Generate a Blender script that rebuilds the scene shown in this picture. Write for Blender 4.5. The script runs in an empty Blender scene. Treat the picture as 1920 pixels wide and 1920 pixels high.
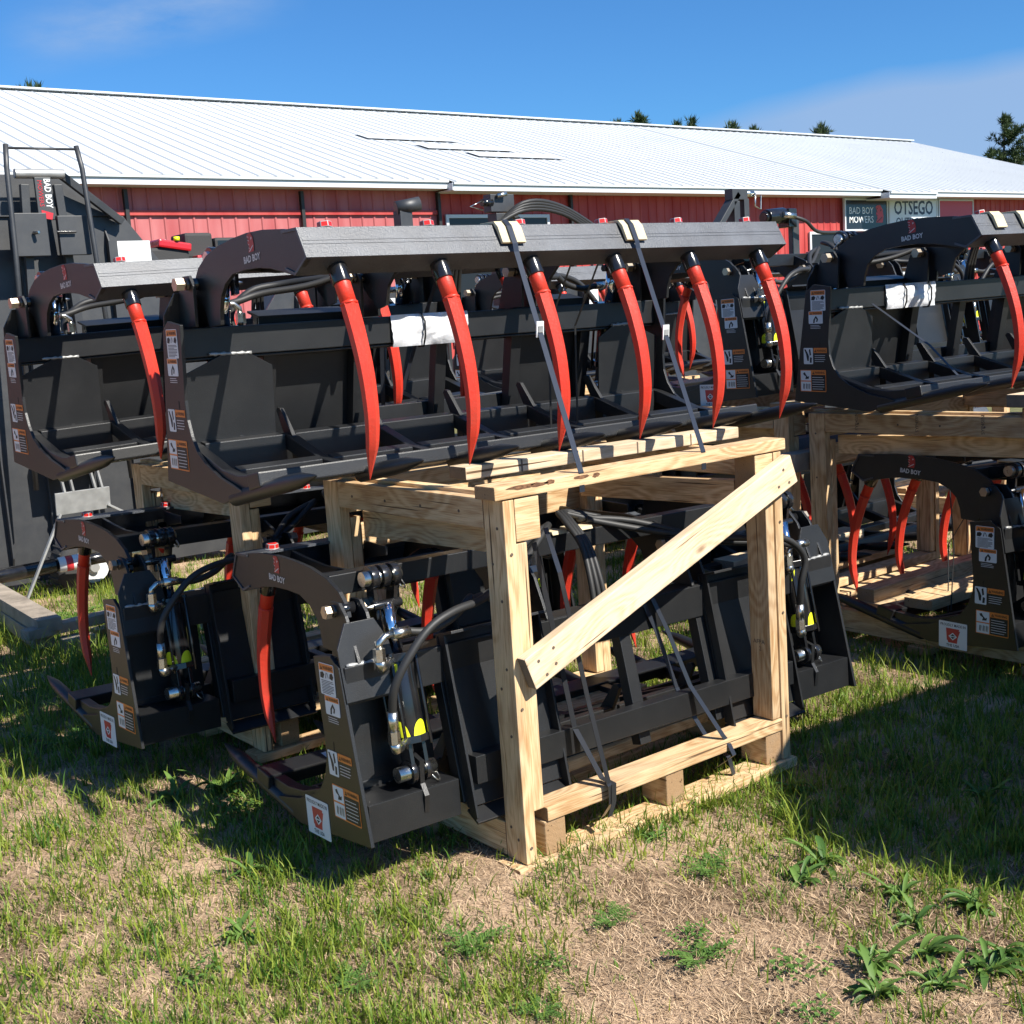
import bpy, bmesh, math, random
import numpy as np
from mathutils import Vector, Matrix
from math import sin, cos, pi, radians, atan2, hypot
random.seed(7); rng = np.random.default_rng(7)
S = bpy.context.scene; COL = S.collection

# ------------------------------------------------------------------ camera
H = 1.6; PITCH, ROLL, AZ, FPX = radians(8.85), radians(-3.87), radians(52.17), 2319.0
fw = Vector((cos(AZ)*cos(PITCH), sin(AZ)*cos(PITCH), -sin(PITCH)))
rt = Vector((sin(AZ), -cos(AZ), 0)); up = rt.cross(fw)
r2 = cos(ROLL)*rt + sin(ROLL)*up; u2 = -sin(ROLL)*rt + cos(ROLL)*up
cam = bpy.data.objects.new('camera', bpy.data.cameras.new('camera')); COL.objects.link(cam)
cam.matrix_world = Matrix(((r2.x, u2.x, -fw.x, 0), (r2.y, u2.y, -fw.y, 0), (r2.z, u2.z, -fw.z, H), (0, 0, 0, 1)))
cam.data.sensor_width = 36; cam.data.lens = FPX/1920*36; cam.data.clip_start = 0.05; cam.data.clip_end = 3000
S.camera = cam
S.render.resolution_x = S.render.resolution_y = 1024

# ------------------------------------------------------------------ light
SUND = Vector((0.26, -1.0, 1.03)).normalized()          # towards the sun
EL = math.asin(SUND.z); ROT = atan2(SUND.x, SUND.y)
W = bpy.data.worlds.new('World'); S.world = W; W.use_nodes = True
nt = W.node_tree; nt.nodes.clear()
def nn(t, k, **kw):
    n = t.nodes.new(k)
    for a, b in kw.items(): setattr(n, a, b)
    return n
sky = nn(nt, 'ShaderNodeTexSky', sky_type='NISHITA', sun_disc=False, sun_elevation=EL, sun_rotation=ROT)
sky.altitude = 300; sky.air_density = 1.0; sky.dust_density = 0.35; sky.ozone_density = 2.2
tc = nn(nt, 'ShaderNodeTexCoord')
hsv = nn(nt, 'ShaderNodeHueSaturation'); hsv.inputs['Saturation'].default_value = 1.0; hsv.inputs['Value'].default_value = 1.0
tint = nn(nt, 'ShaderNodeMixRGB', blend_type='MULTIPLY'); tint.inputs['Fac'].default_value = 1; tint.inputs['Color2'].default_value = (.24, .50, .76, 1)
nt.links.new(sky.outputs[0], tint.inputs['Color1']); nt.links.new(tint.outputs[0], hsv.inputs['Color'])
# thin cloud veil, laid out in world directions
def vmath(op, a, b=None):
    n = nn(nt, 'ShaderNodeVectorMath', operation=op); nt.links.new(a, n.inputs[0])
    if b is not None: n.inputs[1].default_value = b
    return n
def fmath(op, a, b, clamp=False):
    n = nn(nt, 'ShaderNodeMath', operation=op, use_clamp=clamp)
    for i, v in enumerate((a, b)):
        if isinstance(v, (int, float)): n.inputs[i].default_value = v
        else: nt.links.new(v, n.inputs[i])
    return n.outputs[0]
def raydir(px, py):
    return (r2*((px-960)/FPX) - u2*((py-960)/FPX) + fw).normalized()
def veil(pa, pb, soft, amount, below=True):
    a, b = raydir(*pa), raydir(*pb); n = a.cross(b).normalized()
    if (n.dot(raydir(pb[0], pb[1]+200)) < 0): n = -n
    d = vmath('DOT_PRODUCT', tc.outputs['Generated'], n).outputs['Value']
    noi = nn(nt, 'ShaderNodeTexNoise'); noi.inputs['Scale'].default_value = 3.0; noi.inputs['Detail'].default_value = 5
    nt.links.new(tc.outputs['Generated'], noi.inputs['Vector'])
    e = fmath('ADD', d, fmath('MULTIPLY', fmath('SUBTRACT', noi.outputs['Fac'], .5), .05))
    return fmath('MULTIPLY', fmath('DIVIDE', e, soft, True), amount)
v1 = veil((1180, 235), (1760, 105), .018, .8)
far = vmath('DOT_PRODUCT', tc.outputs['Generated'], raydir(1900, 235)).outputs['Value']
v1 = fmath('MULTIPLY', v1, fmath('DIVIDE', fmath('SUBTRACT', far, .945), .045, True))
sa, sb = raydir(60, 75), raydir(560, -35); sn = sa.cross(sb).normalized()
dd2 = fmath('ABSOLUTE', vmath('DOT_PRODUCT', tc.outputs['Generated'], sn).outputs['Value'], 0)
smid = raydir(290, 20); along = vmath('DOT_PRODUCT', tc.outputs['Generated'], smid).outputs['Value']
n2 = nn(nt, 'ShaderNodeTexNoise'); n2.inputs['Scale'].default_value = 14; n2.inputs['Detail'].default_value = 7; n2.inputs['Roughness'].default_value = .6
mp2 = nn(nt, 'ShaderNodeMapping'); mp2.inputs['Scale'].default_value = (1, 1, 3.2); nt.links.new(tc.outputs['Generated'], mp2.inputs['Vector']); nt.links.new(mp2.outputs[0], n2.inputs['Vector'])
band = fmath('SUBTRACT', 1.0, fmath('DIVIDE', dd2, .030, True)); ends = fmath('DIVIDE', fmath('SUBTRACT', along, .9935), .006, True)
v2 = fmath('MULTIPLY', fmath('MULTIPLY', band, ends), fmath('MULTIPLY', fmath('SUBTRACT', n2.outputs['Fac'], .25, True), 1.9), True)
mask = fmath('MAXIMUM', v1, v2)
mixc = nn(nt, 'ShaderNodeMixRGB'); nt.links.new(mask, mixc.inputs['Fac']); nt.links.new(hsv.outputs[0], mixc.inputs['Color1'])
mixc.inputs['Color2'].default_value = (1.80, 2.6, 4.0, 1)
bg = nn(nt, 'ShaderNodeBackground'); bg.inputs['Strength'].default_value = 0.10
nt.links.new(mixc.outputs[0], bg.inputs['Color'])
wo = nn(nt, 'ShaderNodeOutputWorld'); nt.links.new(bg.outputs[0], wo.inputs['Surface'])
sl = bpy.data.lights.new('sun', 'SUN'); sl.energy = 4.6; sl.angle = radians(0.53); sl.color = (1.0, 0.95, 0.86)
so = bpy.data.objects.new('sun', sl); COL.objects.link(so)
so.rotation_mode = 'QUATERNION'; so.rotation_quaternion = SUND.to_track_quat('Z', 'Y')
S.view_settings.view_transform = 'Standard'; S.view_settings.look = 'None'
S.view_settings.exposure = 0.95; S.view_settings.gamma = 1
S.render.engine = 'CYCLES'
S.cycles.max_bounces = 6; S.cycles.diffuse_bounces = 3; S.cycles.transparent_max_bounces = 8

# ------------------------------------------------------------------ materials
def mat(name, col, rough=.5, metal=0, spec=.5, bump=None, var=None, coat=0, coord='Object'):
    """bump=(scale,strength,dist) ; var=(scale, amount) brightness variation"""
    m = bpy.data.materials.new(name); m.use_nodes = True; t = m.node_tree
    b = t.nodes['Principled BSDF']
    b.inputs['Base Color'].default_value = (*col, 1); b.inputs['Roughness'].default_value = rough
    b.inputs['Metallic'].default_value = metal; b.inputs['Specular IOR Level'].default_value = spec
    if coat: b.inputs['Coat Weight'].default_value = coat; b.inputs['Coat Roughness'].default_value = .15
    c = nn(t, 'ShaderNodeTexCoord')
    if bump:
        n = nn(t, 'ShaderNodeTexNoise'); n.inputs['Scale'].default_value = bump[0]; n.inputs['Detail'].default_value = 3
        t.links.new(c.outputs[coord], n.inputs['Vector'])
        bp = nn(t, 'ShaderNodeBump'); bp.inputs['Strength'].default_value = bump[1]; bp.inputs['Distance'].default_value = bump[2]
        t.links.new(n.outputs['Fac'], bp.inputs['Height']); t.links.new(bp.outputs[0], b.inputs['Normal'])
    if var:
        n = nn(t, 'ShaderNodeTexNoise'); n.inputs['Scale'].default_value = var[0]; n.inputs['Detail'].default_value = 5
        t.links.new(c.outputs[coord], n.inputs['Vector'])
        r = nn(t, 'ShaderNodeMapRange'); r.inputs['From Min'].default_value = .3; r.inputs['From Max'].default_value = .7
        r.inputs['To Min'].default_value = 1-var[1]; r.inputs['To Max'].default_value = 1+var[1]
        t.links.new(n.outputs['Fac'], r.inputs['Value'])
        mx = nn(t, 'ShaderNodeVectorMath', operation='SCALE'); mx.inputs[0].default_value = col
        t.links.new(r.outputs[0], mx.inputs['Scale']); t.links.new(mx.outputs[0], b.inputs['Base Color'])
        r2_ = nn(t, 'ShaderNodeMapRange'); r2_.inputs['To Min'].default_value = max(rough-.1, .05); r2_.inputs['To Max'].default_value = rough+.12
        t.links.new(n.outputs['Fac'], r2_.inputs['Value']); t.links.new(r2_.outputs[0], b.inputs['Roughness'])
    return m
M = {}
def dusty_or_sheen(name, col, rough, dust, amt, spec=.5, bump=(900, .35, .0006)):
    """powder-coated steel: fine orange peel, and a thin pale film in patches"""
    m = mat(name, col, rough, spec=spec, bump=bump); t = m.node_tree; b = t.nodes['Principled BSDF']
    c = nn(t, 'ShaderNodeTexCoord')
    n = nn(t, 'ShaderNodeTexNoise'); n.inputs['Scale'].default_value = 7; n.inputs['Detail'].default_value = 8; n.inputs['Roughness'].default_value = .65
    n3 = nn(t, 'ShaderNodeTexNoise'); n3.inputs['Scale'].default_value = 420; n3.inputs['Detail'].default_value = 1
    for q in (n, n3): t.links.new(c.outputs['Object'], q.inputs['Vector'])
    r = nn(t, 'ShaderNodeMapRange'); r.inputs['From Min'].default_value = .38; r.inputs['From Max'].default_value = .75
    r.inputs['To Min'].default_value = 0.0; r.inputs['To Max'].default_value = amt
    t.links.new(n.outputs['Fac'], r.inputs['Value'])
    r3 = nn(t, 'ShaderNodeMapRange'); r3.inputs['From Min'].default_value = .62; r3.inputs['From Max'].default_value = .78
    r3.inputs['To Min'].default_value = 0; r3.inputs['To Max'].default_value = amt*2.0
    t.links.new(n3.outputs['Fac'], r3.inputs['Value'])
    ad = nn(t, 'ShaderNodeMath', operation='ADD', use_clamp=True)
    t.links.new(r.outputs[0], ad.inputs[0]); t.links.new(r3.outputs[0], ad.inputs[1])
    mx = nn(t, 'ShaderNodeMixRGB'); mx.inputs['Color1'].default_value = (*col, 1); mx.inputs['Color2'].default_value = (*dust, 1)
    t.links.new(ad.outputs[0], mx.inputs['Fac']); t.links.new(mx.outputs[0], b.inputs['Base Color'])
    return m
M['steel'] = dusty_or_sheen('black_powder_coat', (.0085, .009, .010), .42, (.15, .15, .145), .05, spec=.6, bump=(330, .45, .0010))
M['beamsteel'] = dusty_or_sheen('black_powder_coat_sheen', (.018, .021, .028), .48, (.24, .27, .32), .20, spec=1.0, bump=(260, .8, .0016))  # sun sheen of the jaw beams painted into the colour as paler dust
M['deck'] = dusty_or_sheen('black_deck_paint', (.018, .020, .024), .52, (.18, .175, .16), .13, spec=.8)
M['gloss'] = mat('gloss_black', (.012, .012, .013), .18, var=(20, .3), coat=.3)
M['red'] = dusty_or_sheen('red_tine_paint', (.66, .038, .018), .45, (.30, .09, .06), .38, spec=.4, bump=(180, .5, .0015))
M['rednut'] = mat('red_nut', (.60, .02, .015), .35, bump=(200, .2, .001))
M['chrome'] = mat('chrome_rod', (.78, .79, .80), .08, metal=1)
M['zinc'] = mat('zinc_fitting', (.62, .61, .56), .28, metal=1, bump=(150, .2, .001), var=(60, .15))
M['brass'] = mat('zinc_yellow_bolt', (.52, .43, .32), .38, metal=.85)
M['rubber'] = mat('rubber_hose', (.022, .022, .022), .55, bump=(700, .3, .0008))
M['yellow'] = mat('yellow_sticker', (.80, .85, .02), .4)
M['white'] = mat('white_label', (.74, .75, .74), .4)
M['orange'] = mat('orange_label', (.80, .23, .04), .45)
M['ink'] = mat('black_ink', (.012, .012, .012), .5)
M['maroon'] = mat('emblem_red', (.45, .035, .03), .45)
M['silverink'] = mat('silver_ink', (.62, .61, .60), .4)
M['bag'] = mat('plastic_bag', (.66, .67, .70), .16, spec=.6, bump=(45, .5, .006), var=(16, .22), coat=.5)
M['bandblack'] = mat('black_steel_band', (.02, .021, .024), .3, spec=.8, bump=(80, .2, .001))
M['strap'] = mat('steel_band', (.045, .052, .068), .33, metal=.5, bump=(80, .2, .001))
M['pad'] = mat('corner_pad', (.60, .50, .32), .8, bump=(90, .4, .002), var=(25, .12))
M['mark'] = mat('lumber_stamp_ink', (.12, .085, .06), .8)
M['weathered'] = mat('weathered_timber', (.27, .225, .175), .85, bump=(40, .8, .006), var=(9, .35))
M['tyre'] = mat('tyre_rubber', (.035, .034, .033), .75, bump=(60, .5, .003))
M['greysteel'] = mat('grey_steel', (.36, .36, .35), .45, metal=.4, var=(14, .2))
M['blackstripe'] = mat('downspout_black', (.018, .018, .018), .5)

def wood(name, c1, c2, endc, grey=0.0):
    m = bpy.data.materials.new(name); m.use_nodes = True; t = m.node_tree; b = t.nodes['Principled BSDF']
    b.inputs['Roughness'].default_value = .72; b.inputs['Specular IOR Level'].default_value = .3
    c = nn(t, 'ShaderNodeTexCoord'); oi = nn(t, 'ShaderNodeObjectInfo')
    off = nn(t, 'ShaderNodeVectorMath', operation='SCALE'); off.inputs[0].default_value = (37, 19, 53); t.links.new(oi.outputs['Random'], off.inputs['Scale'])
    ad = nn(t, 'ShaderNodeVectorMath', operation='ADD'); t.links.new(c.outputs['Object'], ad.inputs[0]); t.links.new(off.outputs[0], ad.inputs[1])
    def mapped(sx, sy, sz, src=ad):
        mp = nn(t, 'ShaderNodeMapping'); mp.inputs['Scale'].default_value = (sx, sy, sz); t.links.new(src.outputs[0], mp.inputs['Vector']); return mp
    # slow wander that bends the growth rings round the knots
    wn = nn(t, 'ShaderNodeTexNoise'); wn.inputs['Scale'].default_value = 1; wn.inputs['Detail'].default_value = 2
    t.links.new(mapped(1.6, 7, 7).outputs[0], wn.inputs['Vector'])
    vk = nn(t, 'ShaderNodeTexVoronoi', feature='F1'); vk.inputs['Scale'].default_value = 1; vk.inputs['Randomness'].default_value = 1
    t.links.new(mapped(3.6, 9, 9).outputs[0], vk.inputs['Vector'])
    kn = nn(t, 'ShaderNodeMapRange'); kn.inputs['From Min'].default_value = 0.0; kn.inputs['From Max'].default_value = .55
    kn.inputs['To Min'].default_value = 1; kn.inputs['To Max'].default_value = 0; t.links.new(vk.outputs['Distance'], kn.inputs['Value'])
    sm = nn(t, 'ShaderNodeMath', operation='MULTIPLY_ADD'); t.links.new(wn.outputs['Fac'], sm.inputs[0]); sm.inputs[1].default_value = 9.0
    kk = nn(t, 'ShaderNodeMath', operation='MULTIPLY'); t.links.new(kn.outputs[0], kk.inputs[0]); kk.inputs[1].default_value = 3.5
    t.links.new(kk.outputs[0], sm.inputs[2])
    sn = nn(t, 'ShaderNodeMath', operation='MULTIPLY'); t.links.new(sm.outputs[0], sn.inputs[0]); sn.inputs[1].default_value = 6.0
    si = nn(t, 'ShaderNodeMath', operation='SINE'); t.links.new(sn.outputs[0], si.inputs[0])
    fi = nn(t, 'ShaderNodeTexNoise'); fi.inputs['Scale'].default_value = 1; fi.inputs['Detail'].default_value = 4
    t.links.new(mapped(14, 260, 260).outputs[0], fi.inputs['Vector'])
    bl = nn(t, 'ShaderNodeTexNoise'); bl.inputs['Scale'].default_value = 4; bl.inputs['Detail'].default_value = 4; t.links.new(ad.outputs[0], bl.inputs['Vector'])
    a1 = nn(t, 'ShaderNodeMath', operation='MULTIPLY_ADD'); t.links.new(si.outputs[0], a1.inputs[0]); a1.inputs[1].default_value = .13; t.links.new(fi.outputs['Fac'], a1.inputs[2])
    a2 = nn(t, 'ShaderNodeMath', operation='MULTIPLY_ADD'); t.links.new(bl.outputs['Fac'], a2.inputs[0]); a2.inputs[1].default_value = .55; t.links.new(a1.outputs[0], a2.inputs[2])
    cr = nn(t, 'ShaderNodeMapRange'); cr.inputs['From Min'].default_value = .50; cr.inputs['From Max'].default_value = .93
    t.links.new(a2.outputs[0], cr.inputs['Value'])
    mx = nn(t, 'ShaderNodeMixRGB'); mx.inputs['Color1'].default_value = (*c1, 1); mx.inputs['Color2'].default_value = (*c2, 1)
    t.links.new(cr.outputs[0], mx.inputs['Fac'])
    k2 = nn(t, 'ShaderNodeMapRange'); k2.inputs['From Min'].default_value = .06; k2.inputs['From Max'].default_value = .13
    k2.inputs['To Min'].default_value = .75; k2.inputs['To Max'].default_value = 0; t.links.new(vk.outputs['Distance'], k2.inputs['Value'])
    mk = nn(t, 'ShaderNodeMixRGB'); t.links.new(k2.outputs[0], mk.inputs['Fac']); t.links.new(mx.outputs[0], mk.inputs['Color1']); mk.inputs['Color2'].default_value = (.16, .07, .025, 1)
    # per-board tone
    hv = nn(t, 'ShaderNodeHueSaturation'); t.links.new(mk.outputs[0], hv.inputs['Color'])
    pr = nn(t, 'ShaderNodeMapRange'); pr.inputs['To Min'].default_value = .76; pr.inputs['To Max'].default_value = 1.06; t.links.new(oi.outputs['Random'], pr.inputs['Value'])
    t.links.new(pr.outputs[0], hv.inputs['Value']); hv.inputs['Saturation'].default_value = 1.0
    # end grain
    sx = nn(t, 'ShaderNodeSeparateXYZ'); t.links.new(c.outputs['Normal'], sx.inputs[0])
    ab = nn(t, 'ShaderNodeMath', operation='ABSOLUTE'); t.links.new(sx.outputs[0], ab.inputs[0])
    gt = nn(t, 'ShaderNodeMath', operation='GREATER_THAN'); t.links.new(ab.outputs[0], gt.inputs[0]); gt.inputs[1].default_value = .85
    me = nn(t, 'ShaderNodeMixRGB'); t.links.new(gt.outputs[0], me.inputs['Fac']); t.links.new(hv.outputs[0], me.inputs['Color1'])
    en = nn(t, 'ShaderNodeMixRGB'); t.links.new(fi.outputs['Fac'], en.inputs['Fac']); en.inputs['Color1'].default_value = (*[v*.6 for v in endc], 1); en.inputs['Color2'].default_value = (*endc, 1)
    t.links.new(en.outputs[0], me.inputs['Color2'])
    ck = nn(t, 'ShaderNodeTexNoise'); ck.inputs['Scale'].default_value = 1; ck.inputs['Detail'].default_value = 1
    t.links.new(mapped(2.2, 95, 95).outputs[0], ck.inputs['Vector'])
    c3 = nn(t, 'ShaderNodeMapRange'); c3.inputs['From Min'].default_value = .70; c3.inputs['From Max'].default_value = .74; t.links.new(ck.outputs['Fac'], c3.inputs['Value'])
    st = nn(t, 'ShaderNodeTexNoise'); st.inputs['Scale'].default_value = 1; st.inputs['Detail'].default_value = 5
    t.links.new(mapped(3, 12, 12).outputs[0], st.inputs['Vector'])
    s3 = nn(t, 'ShaderNodeMapRange'); s3.inputs['From Min'].default_value = .52; s3.inputs['From Max'].default_value = .72; s3.inputs['To Max'].default_value = .35; t.links.new(st.outputs['Fac'], s3.inputs['Value'])
    g1_ = nn(t, 'ShaderNodeMixRGB'); t.links.new(s3.outputs[0], g1_.inputs['Fac']); t.links.new(me.outputs[0], g1_.inputs['Color1']); g1_.inputs['Color2'].default_value = (.34, .27, .20, 1)
    g2_ = nn(t, 'ShaderNodeMixRGB'); t.links.new(c3.outputs[0], g2_.inputs['Fac']); t.links.new(g1_.outputs[0], g2_.inputs['Color1']); g2_.inputs['Color2'].default_value = (.12, .07, .035, 1)
    t.links.new(g2_.outputs[0], b.inputs['Base Color'])
    bp = nn(t, 'ShaderNodeBump'); bp.inputs['Strength'].default_value = .5; bp.inputs['Distance'].default_value = .002
    t.links.new(a1.outputs[0], bp.inputs['Height']); t.links.new(bp.outputs[0], b.inputs['Normal'])
    return m
M['wood'] = wood('pine_lumber', (.47, .27, .12), (.76, .545, .31), (.40, .25, .13))
M['wood_pale'] = wood('pine_lumber_pale', (.62, .44, .27), (.80, .63, .43), (.20, .16, .12))
M['bark'] = mat('bark', (.16, .075, .035), .9, bump=(120, 1, .004), var=(60, .6))

def wallmat(nm, ca, cb):
    m = mat(nm, (.42, .045, .045), .5, spec=.3); t = m.node_tree; b = t.nodes['Principled BSDF']
    c = nn(t, 'ShaderNodeTexCoord'); mp = nn(t, 'ShaderNodeMapping'); mp.inputs['Scale'].default_value = (1.2, 1.2, .25); t.links.new(c.outputs['Object'], mp.inputs['Vector'])
    n = nn(t, 'ShaderNodeTexNoise'); n.inputs['Scale'].default_value = 3; n.inputs['Detail'].default_value = 8; t.links.new(mp.outputs[0], n.inputs['Vector'])
    mx = nn(t, 'ShaderNodeMixRGB'); mx.inputs['Color1'].default_value = (*ca, 1); mx.inputs['Color2'].default_value = (*cb, 1)
    r = nn(t, 'ShaderNodeMapRange'); r.inputs['From Min'].default_value = .35; r.inputs['From Max'].default_value = .68
    t.links.new(n.outputs['Fac'], r.inputs['Value']); t.links.new(r.outputs[0], mx.inputs['Fac']); t.links.new(mx.outputs[0], b.inputs['Base Color'])
    return m
M['wall'] = wallmat('red_barn_siding', (.36, .034, .032), (.48, .085, .075)); M['wall_faded'] = wallmat('faded_red_barn_siding', (.37, .082, .085), (.46, .155, .155))
M['roof'] = mat('white_metal_roof', (.54, .565, .58), .5, spec=.3, var=(.7, .06))
M['roofseam'] = mat('roof_rib', (.44, .47, .50), .5, spec=.3)
M['fascia'] = mat('white_trim', (.60, .63, .66), .45)
M['dark'] = mat('dark_opening', (.012, .013, .015), .3)
M['signwhite'] = mat('sign_white', (.66, .70, .74), .4)
M['signblack'] = mat('sign_black', (.015, .018, .025), .15)
M['signred'] = mat('sign_red', (.50, .03, .04), .35)
M['signink'] = mat('sign_ink', (.03, .05, .09), .5)
M['frameink'] = mat('galvanised_frame', (.58, .60, .62), .4)
M['redplastic'] = mat('red_plastic', (.50, .015, .02), .25, coat=.4)

def leafmat(name, c1, c2, rough=.5, trans=.35):
    m = bpy.data.materials.new(name); m.use_nodes = True; t = m.node_tree; b = t.nodes['Principled BSDF']
    b.inputs['Roughness'].default_value = rough; b.inputs['Specular IOR Level'].default_value = .3
    at = nn(t, 'ShaderNodeAttribute', attribute_name='tone')
    mx = nn(t, 'ShaderNodeMixRGB'); mx.inputs['Color1'].default_value = (*c1, 1); mx.inputs['Color2'].default_value = (*c2, 1)
    t.links.new(at.outputs['Fac'], mx.inputs['Fac']); t.links.new(mx.outputs[0], b.inputs['Base Color'])
    tr = nn(t, 'ShaderNodeBsdfTranslucent'); t.links.new(mx.outputs[0], tr.inputs['Color'])
    ms = nn(t, 'ShaderNodeMixShader'); ms.inputs['Fac'].default_value = trans
    t.links.new(b.outputs[0], ms.inputs[1]); t.links.new(tr.outputs[0], ms.inputs[2])
    t.links.new(ms.outputs[0], t.nodes['Material Output'].inputs['Surface'])
    return m
M['grass'] = leafmat('grass_blades', (.055, .15, .018), (.33, .38, .05))
M['straw'] = leafmat('dry_straw', (.24, .15, .08), (.72, .53, .34), .8, .1)
M['weed'] = leafmat('broad_leaves', (.055, .13, .03), (.17, .28, .06), .45, .3)
M['pine'] = leafmat('pine_needles', (.022, .045, .016), (.07, .10, .03), .6, .1)
M['trunk'] = mat('tree_bark', (.13, .10, .075), .9, var=(4, .3))

def groundmat():
    m = mat('sandy_soil', (.40, .30, .20), .95, spec=.15); t = m.node_tree; b = t.nodes['Principled BSDF']
    c = nn(t, 'ShaderNodeTexCoord')
    n = nn(t, 'ShaderNodeTexNoise'); n.inputs['Scale'].default_value = 2.2; n.inputs['Detail'].default_value = 10; n.inputs['Roughness'].default_value = .65
    f = nn(t, 'ShaderNodeTexNoise'); f.inputs['Scale'].default_value = 90; f.inputs['Detail'].default_value = 5; f.inputs['Roughness'].default_value = .7
    for q in (n, f): t.links.new(c.outputs['Object'], q.inputs['Vector'])
    mx = nn(t, 'ShaderNodeMixRGB'); mx.inputs['Color1'].default_value = (.13, .085, .05, 1); mx.inputs['Color2'].default_value = (.54, .38, .25, 1)
    r = nn(t, 'ShaderNodeMapRange'); r.inputs['From Min'].default_value = .36; r.inputs['From Max'].default_value = .62
    ad = nn(t, 'ShaderNodeMath', operation='MULTIPLY_ADD'); t.links.new(f.outputs['Fac'], ad.inputs[0]); ad.inputs[1].default_value = .45
    sb = nn(t, 'ShaderNodeMath', operation='SUBTRACT'); t.links.new(n.outputs['Fac'], sb.inputs[0]); sb.inputs[1].default_value = .22
    t.links.new(sb.outputs[0], ad.inputs[2]); t.links.new(ad.outputs[0], r.inputs['Value'])
    t.links.new(r.outputs[0], mx.inputs['Fac'])
    dv = nn(t, 'ShaderNodeVectorMath', operation='DISTANCE'); t.links.new(c.outputs['Object'], dv.inputs[0]); dv.inputs[1].default_value = (3.2, 4.0, 0)
    dr = nn(t, 'ShaderNodeMapRange'); dr.inputs['From Min'].default_value = 5.5; dr.inputs['From Max'].default_value = 10; dr.inputs['To Max'].default_value = .85; t.links.new(dv.outputs['Value'], dr.inputs['Value'])
    mg = nn(t, 'ShaderNodeMixRGB'); t.links.new(dr.outputs[0], mg.inputs['Fac']); t.links.new(mx.outputs[0], mg.inputs['Color1']); mg.inputs['Color2'].default_value = (.115, .135, .05, 1)
    t.links.new(mg.outputs[0], b.inputs['Base Color'])
    bp = nn(t, 'ShaderNodeBump'); bp.inputs['Strength'].default_value = .9; bp.inputs['Distance'].default_value = .012
    t.links.new(f.outputs['Fac'], bp.inputs['Height']); t.links.new(bp.outputs[0], b.inputs['Normal'])
    return m
M['soil'] = groundmat()

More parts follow.
